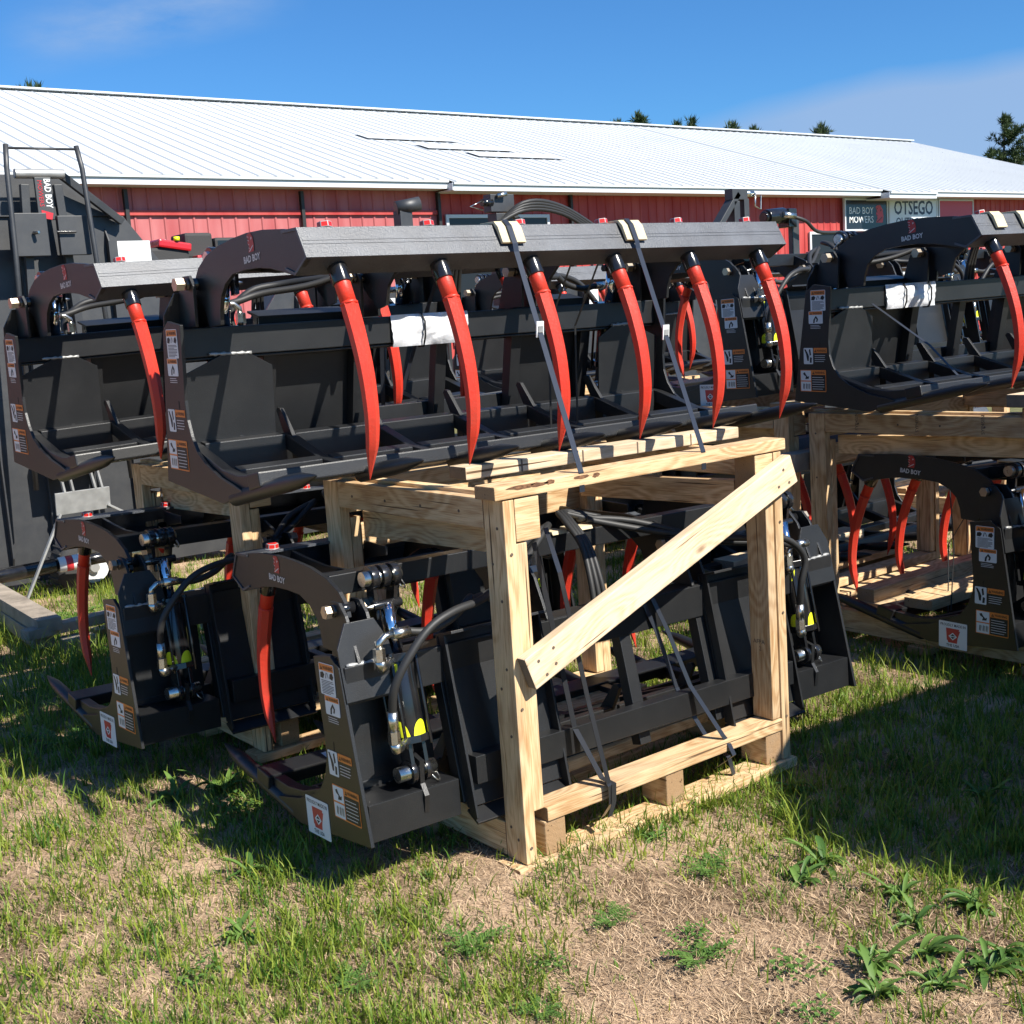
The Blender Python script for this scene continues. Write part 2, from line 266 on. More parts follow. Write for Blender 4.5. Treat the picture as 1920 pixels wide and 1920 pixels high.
# ------------------------------------------------------------------ mesh helpers
class MB:
    def __init__(s): s.bm = bmesh.new(); s.mats = []
    def mi(s, m):
        if m not in s.mats: s.mats.append(m)
        return s.mats.index(m)
    def faces(s, verts, faces, m='steel', smooth=False):
        vs = [s.bm.verts.new(v) for v in verts]; k = s.mi(m)
        for f in faces:
            try: q = s.bm.faces.new([vs[i] for i in f]); q.material_index = k; q.smooth = smooth
            except ValueError: pass
        return s
    def box(s, c, size, m='steel', rot=None):
        hx, hy, hz = [v/2 for v in size]; c = Vector(c)
        vs = [Vector((x, y, z)) for x in (-hx, hx) for y in (-hy, hy) for z in (-hz, hz)]
        if rot is not None: vs = [rot @ v for v in vs]
        return s.faces([v+c for v in vs], [(0, 1, 3, 2), (4, 6, 7, 5), (0, 4, 5, 1), (2, 3, 7, 6), (0, 2, 6, 4), (1, 5, 7, 3)], m)
    def b2(s, a, b, m='steel'):
        return s.box([(a[i]+b[i])/2 for i in range(3)], [abs(b[i]-a[i]) for i in range(3)], m)
    def prism(s, pts, axis, lo, hi, m='steel'):
        """closed 2D outline pts swept along axis (0,1,2); the 2D coords fill the other two axes in order"""
        n = len(pts); o = [i for i in range(3) if i != axis]; vs = []
        for e in (lo, hi):
            for p in pts:
                v = [0, 0, 0]; v[axis] = e; v[o[0]] = p[0]; v[o[1]] = p[1]; vs.append(v)
        fs = [(i, (i+1) % n, n+(i+1) % n, n+i) for i in range(n)]
        return s.faces(vs, fs+[tuple(range(n-1, -1, -1)), tuple(range(n, 2*n))], m)
    def tube(s, pts, r, n=8, m='steel', smooth=True, caps=True):
        pts = [Vector(p) for p in pts]; k = len(pts)
        rs = r if isinstance(r, (list, tuple)) else [r]*k
        vs = []; ref = Vector((0, 0, 1))
        t0 = (pts[1]-pts[0]).normalized()
        if abs(t0.dot(ref)) > .9: ref = Vector((1, 0, 0))
        a = t0.cross(ref).normalized()
        for i, p in enumerate(pts):
            t = (pts[min(i+1, k-1)]-pts[max(i-1, 0)]).normalized()
            a = (a - t*a.dot(t)).normalized(); b = t.cross(a)
            for j in range(n):
                an = 2*pi*j/n; vs.append(p+(a*cos(an)+b*sin(an))*rs[i])
        fs = [(i*n+j, i*n+(j+1) % n, (i+1)*n+(j+1) % n, (i+1)*n+j) for i in range(k-1) for j in range(n)]
        s.faces(vs, fs, m, smooth)
        if caps:
            s.faces(vs[:n], [tuple(range(n-1, -1, -1))], m); s.faces(vs[-n:], [tuple(range(n))], m)
        return s
    def cyl(s, a, b, r, n=16, m='steel', r1=None, smooth=True):
        return s.tube([a, b], [r, r if r1 is None else r1], n, m, smooth)
    def bar(s, a, b, w, h, m='steel', up=(0, 0, 1)):
        a, b = Vector(a), Vector(b); t = (b-a); L = t.length; t.normalize()
        y = Vector(up).cross(t).normalized(); z = t.cross(y)
        return s.box((a+b)/2, (L, w, h), m, Matrix((t, y, z)).transposed())
    def build(s, name, parent=None, bevel=0, loc=None, rot=None):
        bmesh.ops.remove_doubles(s.bm, verts=s.bm.verts, dist=1e-6)
        bmesh.ops.recalc_face_normals(s.bm, faces=s.bm.faces)
        if bevel:
            es = [e for e in s.bm.edges if len(e.link_faces) == 2 and e.calc_face_angle(0) > radians(35)]
            bmesh.ops.bevel(s.bm, geom=es, offset=bevel, segments=2, profile=.6, affect='EDGES', clamp_overlap=True)
        me = bpy.data.meshes.new(name); s.bm.to_mesh(me); s.bm.free()
        for k in s.mats: me.materials.append(M[k])
        o = bpy.data.objects.new(name, me); COL.objects.link(o)
        if parent: o.parent = parent
        if loc is not None: o.location = loc
        if rot is not None: o.rotation_euler = rot
        return o
def tag(o, label=None, cat=None, group=None, kind=None):
    for k, v in (('label', label), ('category', cat), ('group', group), ('kind', kind)):
        if v: o[k] = v
    return o
def empty(name, loc=(0, 0, 0), rot=(0, 0, 0)):
    o = bpy.data.objects.new(name, None); COL.objects.link(o); o.location = loc; o.rotation_euler = rot; o.empty_display_size = .1; return o
def copy_tree(o, parent=None):
    c = o.copy(); COL.objects.link(c); c.parent = parent
    for ch in list(o.children): copy_tree(ch, c)
    return c
_font = {}
def text_faces(txt, size, bold=0.0, shear=0):
    """flat glyph faces of a string as (verts, faces, width), baseline at 0, left at 0"""
    key = (txt, bold, shear)
    if key not in _font:
        cu = bpy.data.curves.new('glyphs', 'FONT'); cu.body = txt; cu.size = 1; cu.offset = bold; cu.shear = shear; cu.resolution_u = 2
        ob = bpy.data.objects.new('glyphs', cu); COL.objects.link(ob)
        dg = bpy.context.evaluated_depsgraph_get(); dg.update()
        me = bpy.data.meshes.new_from_object(ob.evaluated_get(dg))
        vs = [tuple(v.co) for v in me.vertices]; fs = [tuple(p.vertices) for p in me.polygons]
        bpy.data.objects.remove(ob); bpy.data.curves.remove(cu); bpy.data.meshes.remove(me)
        _font[key] = (vs, fs)
    vs, fs = _font[key]
    w = max(v[0] for v in vs) if vs else 0
    return [(v[0]*size, v[1]*size) for v in vs], fs, w*size

class Label(MB):
    """flat sticker drawn in its own u,v plane with w outwards"""
    def rect(s, u0, v0, u1, v1, m, w):
        return s.faces([(u0, v0, w), (u1, v0, w), (u1, v1, w), (u0, v1, w)], [(0, 1, 2, 3)], m)
    def slab(s, u0, v0, u1, v1, m, w0, w1, r=.004):
        P = []
        for cx, cy, a0 in ((u1-r, v1-r, 0), (u0+r, v1-r, 90), (u0+r, v0+r, 180), (u1-r, v0+r, 270)):
            for k in range(3): a = radians(a0+45*k); P.append((cx+r*cos(a), cy+r*sin(a)))
        n = len(P)
        return s.faces([(*p, w0) for p in P]+[(*p, w1) for p in P], [tuple(range(n, 2*n))]+[(i, (i+1) % n, n+(i+1) % n, n+i) for i in range(n)], m)
    def poly(s, P, m, w): return s.faces([(*p, w) for p in P], [tuple(range(len(P)))], m)
    def text(s, t, u, v, size, m, w, maxw=None, bold=0, shear=0, center=False):
        vs, fs, wd = text_faces(t, size, bold, shear)
        k = 1 if not maxw or wd <= maxw else maxw/wd
        if center: u -= wd*k/2
        return s.faces([(u+a*k, v+b, w) for a, b in vs], fs, m)
    def lines(s, u0, u1, v0, v1, n, m, w, fill=.45):
        st = (v1-v0)/n
        for i in range(n):
            e = u1-(u1-u0)*random.choice((0, .05, .3, .12)); y = v0+st*(i+.3); s.rect(u0, y, e, y+st*fill, m, w)
        return s
    def mesh(s, name):
        me = bpy.data.meshes.new(name); s.bm.to_mesh(me); s.bm.free()
        for k in s.mats: me.materials.append(M[k])
        return me
def warn_tri(L, u, v, s, w):
    L.poly([(u, v), (u+s, v), (u+s/2, v+s*.9)], 'ink', w); L.rect(u+s*.44, v+s*.2, u+s*.56, v+s*.6, 'orange', w+.0002)
def lab_A():
    L = Label(); L.slab(-.041, -.045, .041, .043, 'white', 0, .0008)
    L.rect(-.039, .022, .039, .041, 'orange', .0011); warn_tri(L, -.033, .025, .013, .0014); L.text('WARNING', -.018, .0265, .0135, 'ink', .0014, .054, bold=.02)
    L.poly([(-.036, .002), (-.02, .0), (-.012, .012), (-.02, .019), (-.034, .016)], 'ink', .0011); L.poly([(.014, .004), (.03, 0), (.037, .01), (.03, .02), (.018, .016)], 'ink', .0011)
    L.poly([(-.008, .002), (-.003, .018), (.0, .018), (-.004, .002)], 'ink', .0011); L.poly([(.001, .018), (.008, .003), (.010, .004), (.004, .018)], 'ink', .0011)
    L.lines(-.032, .034, -.042, -.003, 9, 'ink', .0011, .4); return L.mesh('warning_label')
def lab_B():
    L = Label(); L.slab(-.039, -.012, .039, .042, 'white', 0, .0008)
    L.rect(-.037, .026, .037, .0405, 'orange', .0011); warn_tri(L, -.03, .0275, .011, .0014); L.text('WARNING', -.016, .0285, .012, 'ink', .0014, .05, bold=.02)
    L.poly([(-.014, -.009), (-.012, .006), (.002, .022), (.014, .008), (.010, -.004), (.002, -.004), (.006, .006), (.0, .012), (-.004, .004), (-.006, -.009)], 'ink', .0011)
    L.lines(-.03, .026, -.034, -.016, 3, 'silverink', .0006, .35); return L.mesh('warning_label')
def lab_C():
    L = Label(); L.slab(-.064, -.034, -.012, .036, 'white', 0, .0008); L.slab(-.008, .014, .066, .036, 'orange', 0, .0008, .002)
    warn_tri(L, -.004, .018, .013, .0011); L.text('WARNING', .010, .0195, .0135, 'ink', .0011, .052, bold=.02)
    L.poly([(-.060, .030), (-.050, .008), (-.044, -.020), (-.036, -.020), (-.034, .0), (-.040, .012), (-.052, .030)], 'ink', .0011)
    L.poly([(-.034, .028), (-.026, .032), (-.022, .006), (-.030, .002)], 'ink', .0011); L.poly([(-.030, -.028), (-.020, -.028), (-.018, -.006), (-.028, -.004)], 'ink', .0011)
    L.lines(-.002, .056, -.026, .008, 4, 'silverink', .0006, .28); return L.mesh('warning_label')
def lab_D():
    L = Label(); L.slab(-.072, -.046, .072, .048, 'orange', 0, .0006, .003); L.rect(-.069, .002, -.012, .045, 'white', .001); L.rect(-.069, -.043, -.012, -.003, 'white', .001)
    L.rect(-.009, -.042, .069, .027, 'ink', .001); warn_tri(L, -.004, .0305, .013, .0011); L.text('WARNING', .011, .0325, .013, 'ink', .0011, .054, bold=.02)
    L.poly([(-.056, .034), (-.046, .038), (-.040, .028), (-.030, .018), (-.022, .022), (-.024, .010), (-.044, .008), (-.040, .020), (-.052, .026)], 'ink', .0013)
    for a in (-.058, -.042, -.028): L.poly([(a, -.034), (a+.010, -.036), (a+.013, -.014), (a+.003, -.010)], 'greysteel', .0013); L.rect(a+.002, -.03, a+.004, -.014, 'ink', .0015)
    L.lines(-.004, .062, -.038, .022, 6, 'silverink', .0012, .22); return L.mesh('warning_label')
def lab_U():
    L = Label(); L.slab(-.066, -.054, .066, .056, 'white', 0, .0008, .004)
    L.text('PROUDLY MADE IN', 0, .037, .0155, 'ink', .0011, .118, bold=.01, center=True); L.text('THE USA', 0, -.047, .0155, 'ink', .0011, .07, bold=.02, center=True)
    L.poly([(-.032, .029), (.030, .029), (.028, .022), (.034, .022), (.022, -.012), (.020, -.031), (-.022, -.031), (-.024, -.022), (-.028, -.022)], 'signred', .0011)
    L.poly([(-.020, -.004), (0, -.020), (.020, -.004), (0, .012)], 'white', .0013); L.poly([(-.013, -.004), (0, -.0145), (.013, -.004), (0, .0065)], 'ink', .0015); L.rect(-.012, -.006, .012, -.002, 'white', .0017)
    return L.mesh('origin_label')
def emblem(L, u, v, s, w, a='maroon', b='silverink'):
    u0 = u
    L.poly([(u-.30*s, v), (u+.34*s, v), (u+.42*s, v+.35*s), (u+.36*s, v+.75*s), (u+.12*s, v+s), (u-.2*s, v+.98*s), (u-.34*s, v+.86*s), (u-.2*s, v+.7*s), (u-.3*s, v+.5*s), (u-.16*s, v+.3*s)], a, w)
    for k in range(4): L.poly([(u-(.34-.03*k)*s, v+(.86-.2*k)*s), (u-.12*s, v+(.82-.2*k)*s), (u-.12*s, v+(.77-.2*k)*s)], b, w+.0002)
    L.poly([(u+.1*s, v+.62*s), (u+.26*s, v+.7*s), (u+.16*s, v+.78*s)], b, w+.0002); L.poly([(u-.22*s, v+.06*s), (u+.3*s, v+.34*s), (u+.3*s, v+.28*s), (u-.16*s, v+.02*s)], b, w+.0002)
def lab_logo():
    L = Label(); emblem(L, .0, .002, .052, .0006)
    L.text('BAD BOY', 0, -.024, .026, 'silverink', .0008, .104, bold=.03, center=True); return L.mesh('maker_logo')
DEC = dict(A=lab_A(), B=lab_B(), C=lab_C(), D=lab_D(), U=lab_U(), logo=lab_logo())
def decal(mesh, name, parent, x, side, f, z, tilt=0):
    """sticker on a plane x=const; side -1 faces -x, +1 faces +x"""
    o = bpy.data.objects.new(name, mesh); COL.objects.link(o); o.parent = parent
    if side < 0: B = Matrix(((0, 0, -1), (-1, 0, 0), (0, 1, 0)))
    else: B = Matrix(((0, 0, 1), (1, 0, 0), (0, 1, 0)))
    B = B @ Matrix.Rotation(tilt, 3, 'Z')
    o.matrix_local = Matrix.Translation((x, -f, z)) @ B.to_4x4()
    return o

# ------------------------------------------------------------------ ground
G0 = .07
def hgt(x, y):
    return (G0+0.018*np.sin(x*1.7+1)*np.cos(y*1.3)+0.012*np.sin(x*4.1+y*2.3)+0.006*np.sin(9*x)*np.sin(8*y+2))
def make_ground():
    xs = np.concatenate([np.linspace(-1500, -8, 14)[:-1], np.linspace(-8, 0, 12)[:-1], np.linspace(0, 7, 180)[:-1], np.linspace(7, 16, 40)[:-1], np.linspace(16, 1500, 16)])
    ys = np.concatenate([np.linspace(-1500, -6, 12)[:-1], np.linspace(-6, .8, 10)[:-1], np.linspace(.8, 8, 180)[:-1], np.linspace(8, 18, 40)[:-1], np.linspace(18, 1500, 16)])
    X, Y = np.meshgrid(xs, ys); Z = hgt(X, Y)-G0-.008
    fade = np.clip(1-np.maximum(np.abs(X-4)-12, np.abs(Y-6)-12)/20, 0, 1); Z = Z*fade+G0
    n, m = X.shape
    v = np.stack([X, Y, Z], -1).reshape(-1, 3); i = np.arange(n*m).reshape(n, m)
    f = np.stack([i[:-1, :-1], i[:-1, 1:], i[1:, 1:], i[1:, :-1]], -1).reshape(-1, 4)
    me = bpy.data.meshes.new('ground'); me.from_pydata(v.tolist(), [], f.tolist()); me.polygons.foreach_set('use_smooth', [True]*len(f))
    me.materials.append(M['soil']); o = bpy.data.objects.new('ground', me); COL.objects.link(o); tag(o, 'sandy ground with worn patches under the stacked attachments', 'ground', kind='structure')
make_ground()

# ------------------------------------------------------------------ barn
def roofz(y): return 4.0+(y-17.5)*.331
def make_barn():
    t = empty('barn', (0, 17.9, 0))
    tag(t, 'long red metal-sided barn with a white ribbed roof behind the attachments', 'barn')
    def L(x, y, z): return (x, y-17.9, z)
    w = MB(); x0, x1 = -8.0, 37.5
    # ribbed siding: one profile swept vertically
    P = []; x = x0
    while x < x1:
        P += [(x, 0), (x+.155, 0), (x+.170, -.018), (x+.190, -.018), (x+.205, 0)]
        x += .229
    P.append((x1, 0))
    vs = [(p, q, z) for z in (0, 3.97) for p, q in P]; n = len(P)
    w.faces(vs, [(i, i+1, n+i+1, n+i) for i in range(n-1) if P[i][0] < 12.7], 'wall_faded'); w.faces(vs, [(i, i+1, n+i+1, n+i) for i in range(n-1) if P[i][0] >= 12.7], 'wall')
    for zz in (1.0, 2.0, 3.0): 
        xx = x0+.05
        while xx < x1: w.box((xx+.10, -.003, zz), (.014, .006, .014), 'maroon'); xx += .458
    w.b2((x0, .004, 0), (x1, .14, 4.0), 'wall')
    w.b2((x0, 14.0, 0), (x1, 14.14, 4.0), 'wall'); w.b2((x1-.14, .15, 0), (x1-.004, 13.99, 4.1), 'wall'); w.b2((x0, .15, 0), (x0+.14, 13.99, 4.1), 'wall')
    w.faces([(x1-.02, .15, 4.0), (x1-.02, 14, 4.0), (x1-.02, 7.6, 6.5)], [(0, 1, 2)], 'wall'); w.faces([(x0+.02, .15, 4.0), (x0+.02, 14, 4.0), (x0+.02, 7.6, 6.5)], [(0, 1, 2)], 'wall')
    w.build('wall', t)
    r = MB()
    secs = [(-8.6, 12.7, 17.5), (12.7, 24.75, 17.36), (24.75, 26.6, 17.14), (26.6, 38.0, 17.36)]
    for a, b, ye in secs:
        lo, hi = roofz(ye), roofz(25.5)
        r.faces([L(a, ye, lo), L(b, ye, lo), L(b, 25.5, hi), L(a, 25.5, hi)], [(0, 1, 2, 3)], 'roof')
        r.faces([L(a, ye, lo-.06), L(b, ye, lo-.06), L(b, 25.5, hi-.06), L(a, 25.5, hi-.06)], [(0, 1, 2, 3)], 'roof')
        x = a+.05
        while x < b-.03:
            for dx, hh, ww in ((0, .018, .03),):
                r.faces([L(x, ye-.01, lo), L(x+ww/2, ye-.01, lo+hh), L(x+ww, ye-.01, lo), L(x, 25.5, hi), L(x+ww/2, 25.5, hi+hh), L(x+ww, 25.5, hi)], [(0, 1, 4, 3), (1, 2, 5, 4), (0, 2, 1)], 'roofseam')
            x += .305
    hi = roofz(25.5)
    r.faces([L(-8.6, 25.5, hi), L(38.0, 25.5, hi), L(38.0, 33.5, roofz(17.5)), L(-8.6, 33.5, roofz(17.5))], [(0, 1, 2, 3)], 'roof')
    r.b2(L(-8.7, 25.35, hi+.015), L(38.05, 25.65, hi+.05), 'roof')
    for (xa, yy) in ((13.6, 21.3), (14.4, 20.4), (15.1, 19.7)):          # lapped repair sheets
        z = roofz(yy)+.036; r.faces([L(xa, yy, z), L(xa+2.2, yy, z), L(xa+2.2, yy+.5, roofz(yy+.5)+.036), L(xa, yy+.5, roofz(yy+.5)+.036)], [(0, 1, 2, 3)], 'roof')
    for yy in (18.6, 20.2, 21.8, 23.4, 25.0):
        z = roofz(yy)+.0015; x = -8
        while x < 37.9: r.box(L(x+.16, yy, z+.004), (.025, .025, .01), 'roofseam'); x += .61
    r.build('roof', t)
    f = MB()
    for k, (a, b, ye) in enumerate(secs):
        lo = roofz(ye)
        f.b2(L(a+(.003*k), ye+.004, lo-.145), L(b-.003, ye+.03, lo-.012), 'fascia'); f.b2(L(a+.003*k, ye-.03, lo-.045), L(b-.003, ye+.002, lo-.008), 'fascia')
        f.b2(L(a+.004, ye+.033, lo-.14), L(b-.004, 17.88, lo-.115), 'fascia')
    for xx, ya, yb in ((12.70, 17.37, 17.52), (24.75, 17.15, 17.38), (26.60, 17.15, 17.38)): f.b2(L(xx-.012, ya, roofz(ya)-.14), L(xx+.012, yb, roofz(ya)-.02), 'fascia')
    f.bar(L(38.03, 17.34, roofz(17.34)-.08), L(38.03, 25.4, roofz(25.4)-.1), .05, .2, 'fascia')
    f.build('fascia', t)
    g = MB(); g.b2((x0+.5, -.05, 3.46), (12.69, -.022, 3.53), 'wall'); g.build('trim_rail', t)
    for x in (7.16, 10.05, 12.71, 15.74):
        d = MB(); d.b2((x-.03, -.09, .05), (x+.03, -.0185, 3.83), 'blackstripe'); d.build('downspout', t, .005)
    for (a, b, z0, z1) in ((12.85, 15.2, 1.2, 3.46), (22.75, 24.4, 1.2, 3.07)):
        m = MB(); e = .06
        m.b2((a, -.06, z0), (a+e, -.019, z1), 'frameink'); m.b2((b-e, -.06, z0), (b, -.019, z1), 'frameink'); m.b2((a+e, -.062, z1-e), (b-e, -.019, z1), 'frameink'); m.b2((a+e, -.058, z0), (b-e, -.019, z0+e), 'frameink')
        wf = m.build('window_frame', t, .004)
        p = MB(); p.b2((a+e, -.035, z0+e), (b-e, -.0195, z1-e), 'dark'); p.build('window_pane', wf)
make_barn()
def sign(name, x0, x1, z0, z1, face, label, fn):
    t = empty(name, ((x0+x1)/2, 17.80, (z0+z1)/2)); tag(t, label, 'sign', 'signs on the barn wall')
    w, h = x1-x0, z1-z0
    m = MB(); e = .045
    for a, b in (((-w/2, -.03, h/2-e), (w/2, .03, h/2)), ((-w/2, -.03, -h/2), (w/2, .03, -h/2+e)), ((-w/2, -.028, -h/2+e), (-w/2+e, .03, h/2-e)), ((w/2-e, -.028, -h/2+e), (w/2, .03, h/2-e))): m.b2(a, b, 'frameink')
    m.build('frame', t, .004)
    p = MB(); p.b2((-w/2+e, -.015, -h/2+e), (w/2-e, .02, h/2-e), face); p.build('panel', t)
    L = Label(); fn(L, w, h); o = bpy.data.objects.new('lettering', L.mesh('lettering')); COL.objects.link(o); o.parent = t
    o.matrix_local = Matrix.Translation((0, -.0165, 0)) @ Matrix(((1, 0, 0), (0, 0, -1), (0, 1, 0))).to_4x4()
def s1(L, w, h):
    L.text('BAD BOY', -w*.40, .02, .22, 'white', .001, w*.56, bold=.004); L.text('MOWERS', -w*.40, -.18, .22, 'white', .001, w*.56, bold=.004); emblem(L, w*.29, -.18, .40, .001, 'signred', 'ink')
def s2(L, w, h):
    L.text('OTSEGO', 0, .02, .46, 'signink', .001, w*.80, bold=.02, center=True); L.text('OUTDOORS', 0, -.24, .26, 'signink', .001, w*.80, bold=.015, center=True)
def s3(L, w, h):
    L.rect(-w*.42, -h*.40, w*.42, -h*.05, 'maroon', .001)
sign('maker_sign', 23.93, 25.58, 3.06, 3.80, 'signblack', 'black sign with white lettering at the left of the sign row on the barn', s1)
sign('shop_sign', 25.62, 27.62, 3.04, 3.80, 'signwhite', 'white sign reading OTSEGO in the middle of the sign row on the barn', s2)
sign('red_sign', 27.66, 29.2, 3.04, 3.80, 'signred', 'plain red sign at the right of the sign row on the barn', s3)

# ------------------------------------------------------------------ trees
def needle_clump(vs, fs, tn, c, r, n, rg, upb=.5):
    for _ in range(n):
        d = rg.normal(size=3); d /= np.linalg.norm(d); p = c+d*r*rg.uniform(.2, 1)*np.array([1, 1, .55])
        q = d+np.array([0, 0, upb]); q /= np.linalg.norm(q); s = rg.normal(size=3); s -= q*s.dot(q); s /= np.linalg.norm(s)
        l, w = rg.uniform(.14, .32), rg.uniform(.014, .032); i = len(vs)
        vs += [p-s*w, p+s*w, p+q*l]; fs.append((i, i+1, i+2)); tn.append(rg.random())
def tree(name, x, y, h, spread, z0, label, seed, dens=1.0, leader=True, grp=None):
    rg = np.random.default_rng(seed); t = empty(name, (x, y, 0)); tag(t, label, 'tree', grp)
    tr = MB(); tr.tube([(0, 0, 0), (.1, .05, h*.5), (0.05, 0, h*.97)], [.2*h/9+.05, .1*h/9+.03, .015], 7, 'trunk')
    vs, fs, tn = [], [], []; z = z0
    while z < h*.97:
        k = (h-z)/(h-z0); R = spread*(.12+.88*k**.8)
        for _ in range(rg.integers(3, 6)):
            a = rg.uniform(0, 2*pi); L = R*rg.uniform(.55, 1.05); rise = L*rg.uniform(.15, .55)
            b0 = np.array([.05, 0, z]); b1 = b0+np.array([cos(a)*L, sin(a)*L, rise]); bm_ = (b0+b1)/2-np.array([0, 0, .08*L])
            tr.tube([tuple(b0), tuple(bm_), tuple(b1)], [.035*k+.012, .02*k+.01, .006], 5, 'trunk')
            m = max(3, int(L*8))
            for j in range(m):
                e = (j+1)/m; p = b0*(1-e)+b1*e
                needle_clump(vs, fs, tn, p+rg.normal(size=3)*.08, .10+.08*k, int(24*dens), rg)
                if e > .6: needle_clump(vs, fs, tn, p+np.array([0, 0, .14]), .06, int(14*dens), rg, 2.4)
        z += rg.uniform(.28, .5)*max(.5, spread/2.2)
    tr.build('trunk', t)
    me = bpy.data.meshes.new('crown'); me.from_pydata([tuple(v) for v in vs], [], fs)
    at = me.attributes.new('tone', 'FLOAT', 'FACE'); at.data.foreach_set('value', np.array(tn, dtype=np.float32)); me.materials.append(M['pine'])
    o = bpy.data.objects.new('crown', me); COL.objects.link(o); o.parent = t
TL = [(12.15, 36, 8.95, 1.0, 'dark bushy treetop peeping over the roof ridge at far left'),
      (14.2, 36, 8.70, .75, 'very low treetop just right of the leftmost treetop over the ridge'),
      (34.3, 36, 8.90, .9, 'low two-pronged treetop, first of the row over the right half of the ridge'),
      (35.6, 36, 9.25, .9, 'tallest slim treetop beside the two-pronged one above the ridge'),
      (37.6, 36, 9.10, .6, 'thin spiky treetop left of its taller neighbour, middle of the ridge row'),
      (38.5, 36, 9.25, .8, 'pointed treetop just right of the thin spiky one above the ridge'),
      (40.9, 36, 9.25, .8, 'narrow dense treetop standing alone left of the small pair above the ridge'),
      (42.3, 36, 9.05, .6, 'small treetop right of the narrow dense one above the ridge'),
      (44.2, 36, 8.95, .7, 'barely visible treetop between the narrow ones and the wide one on the ridge'),
      (46.8, 36, 9.35, 1.2, 'wide many-pointed treetop, last of the row along the ridge')]
for i, (x, y, h, s, lb) in enumerate(TL): tree('pine_tree', x, y, h, s*.62, 7.0, lb, 50+i, .6, grp='treetops beyond the barn ridge')
tree('pine_tree', 62.0, 36, 10.6, 3.0, 3.0, 'large open-branched pine rising beyond the right end of the barn', 5, 1.3)
tree('pine_tree', 64.5, 37, 8.2, 3.2, 2.6, 'lower spreading pine at the foot of the large open-branched pine', 9, 1.3)
exec_after = []

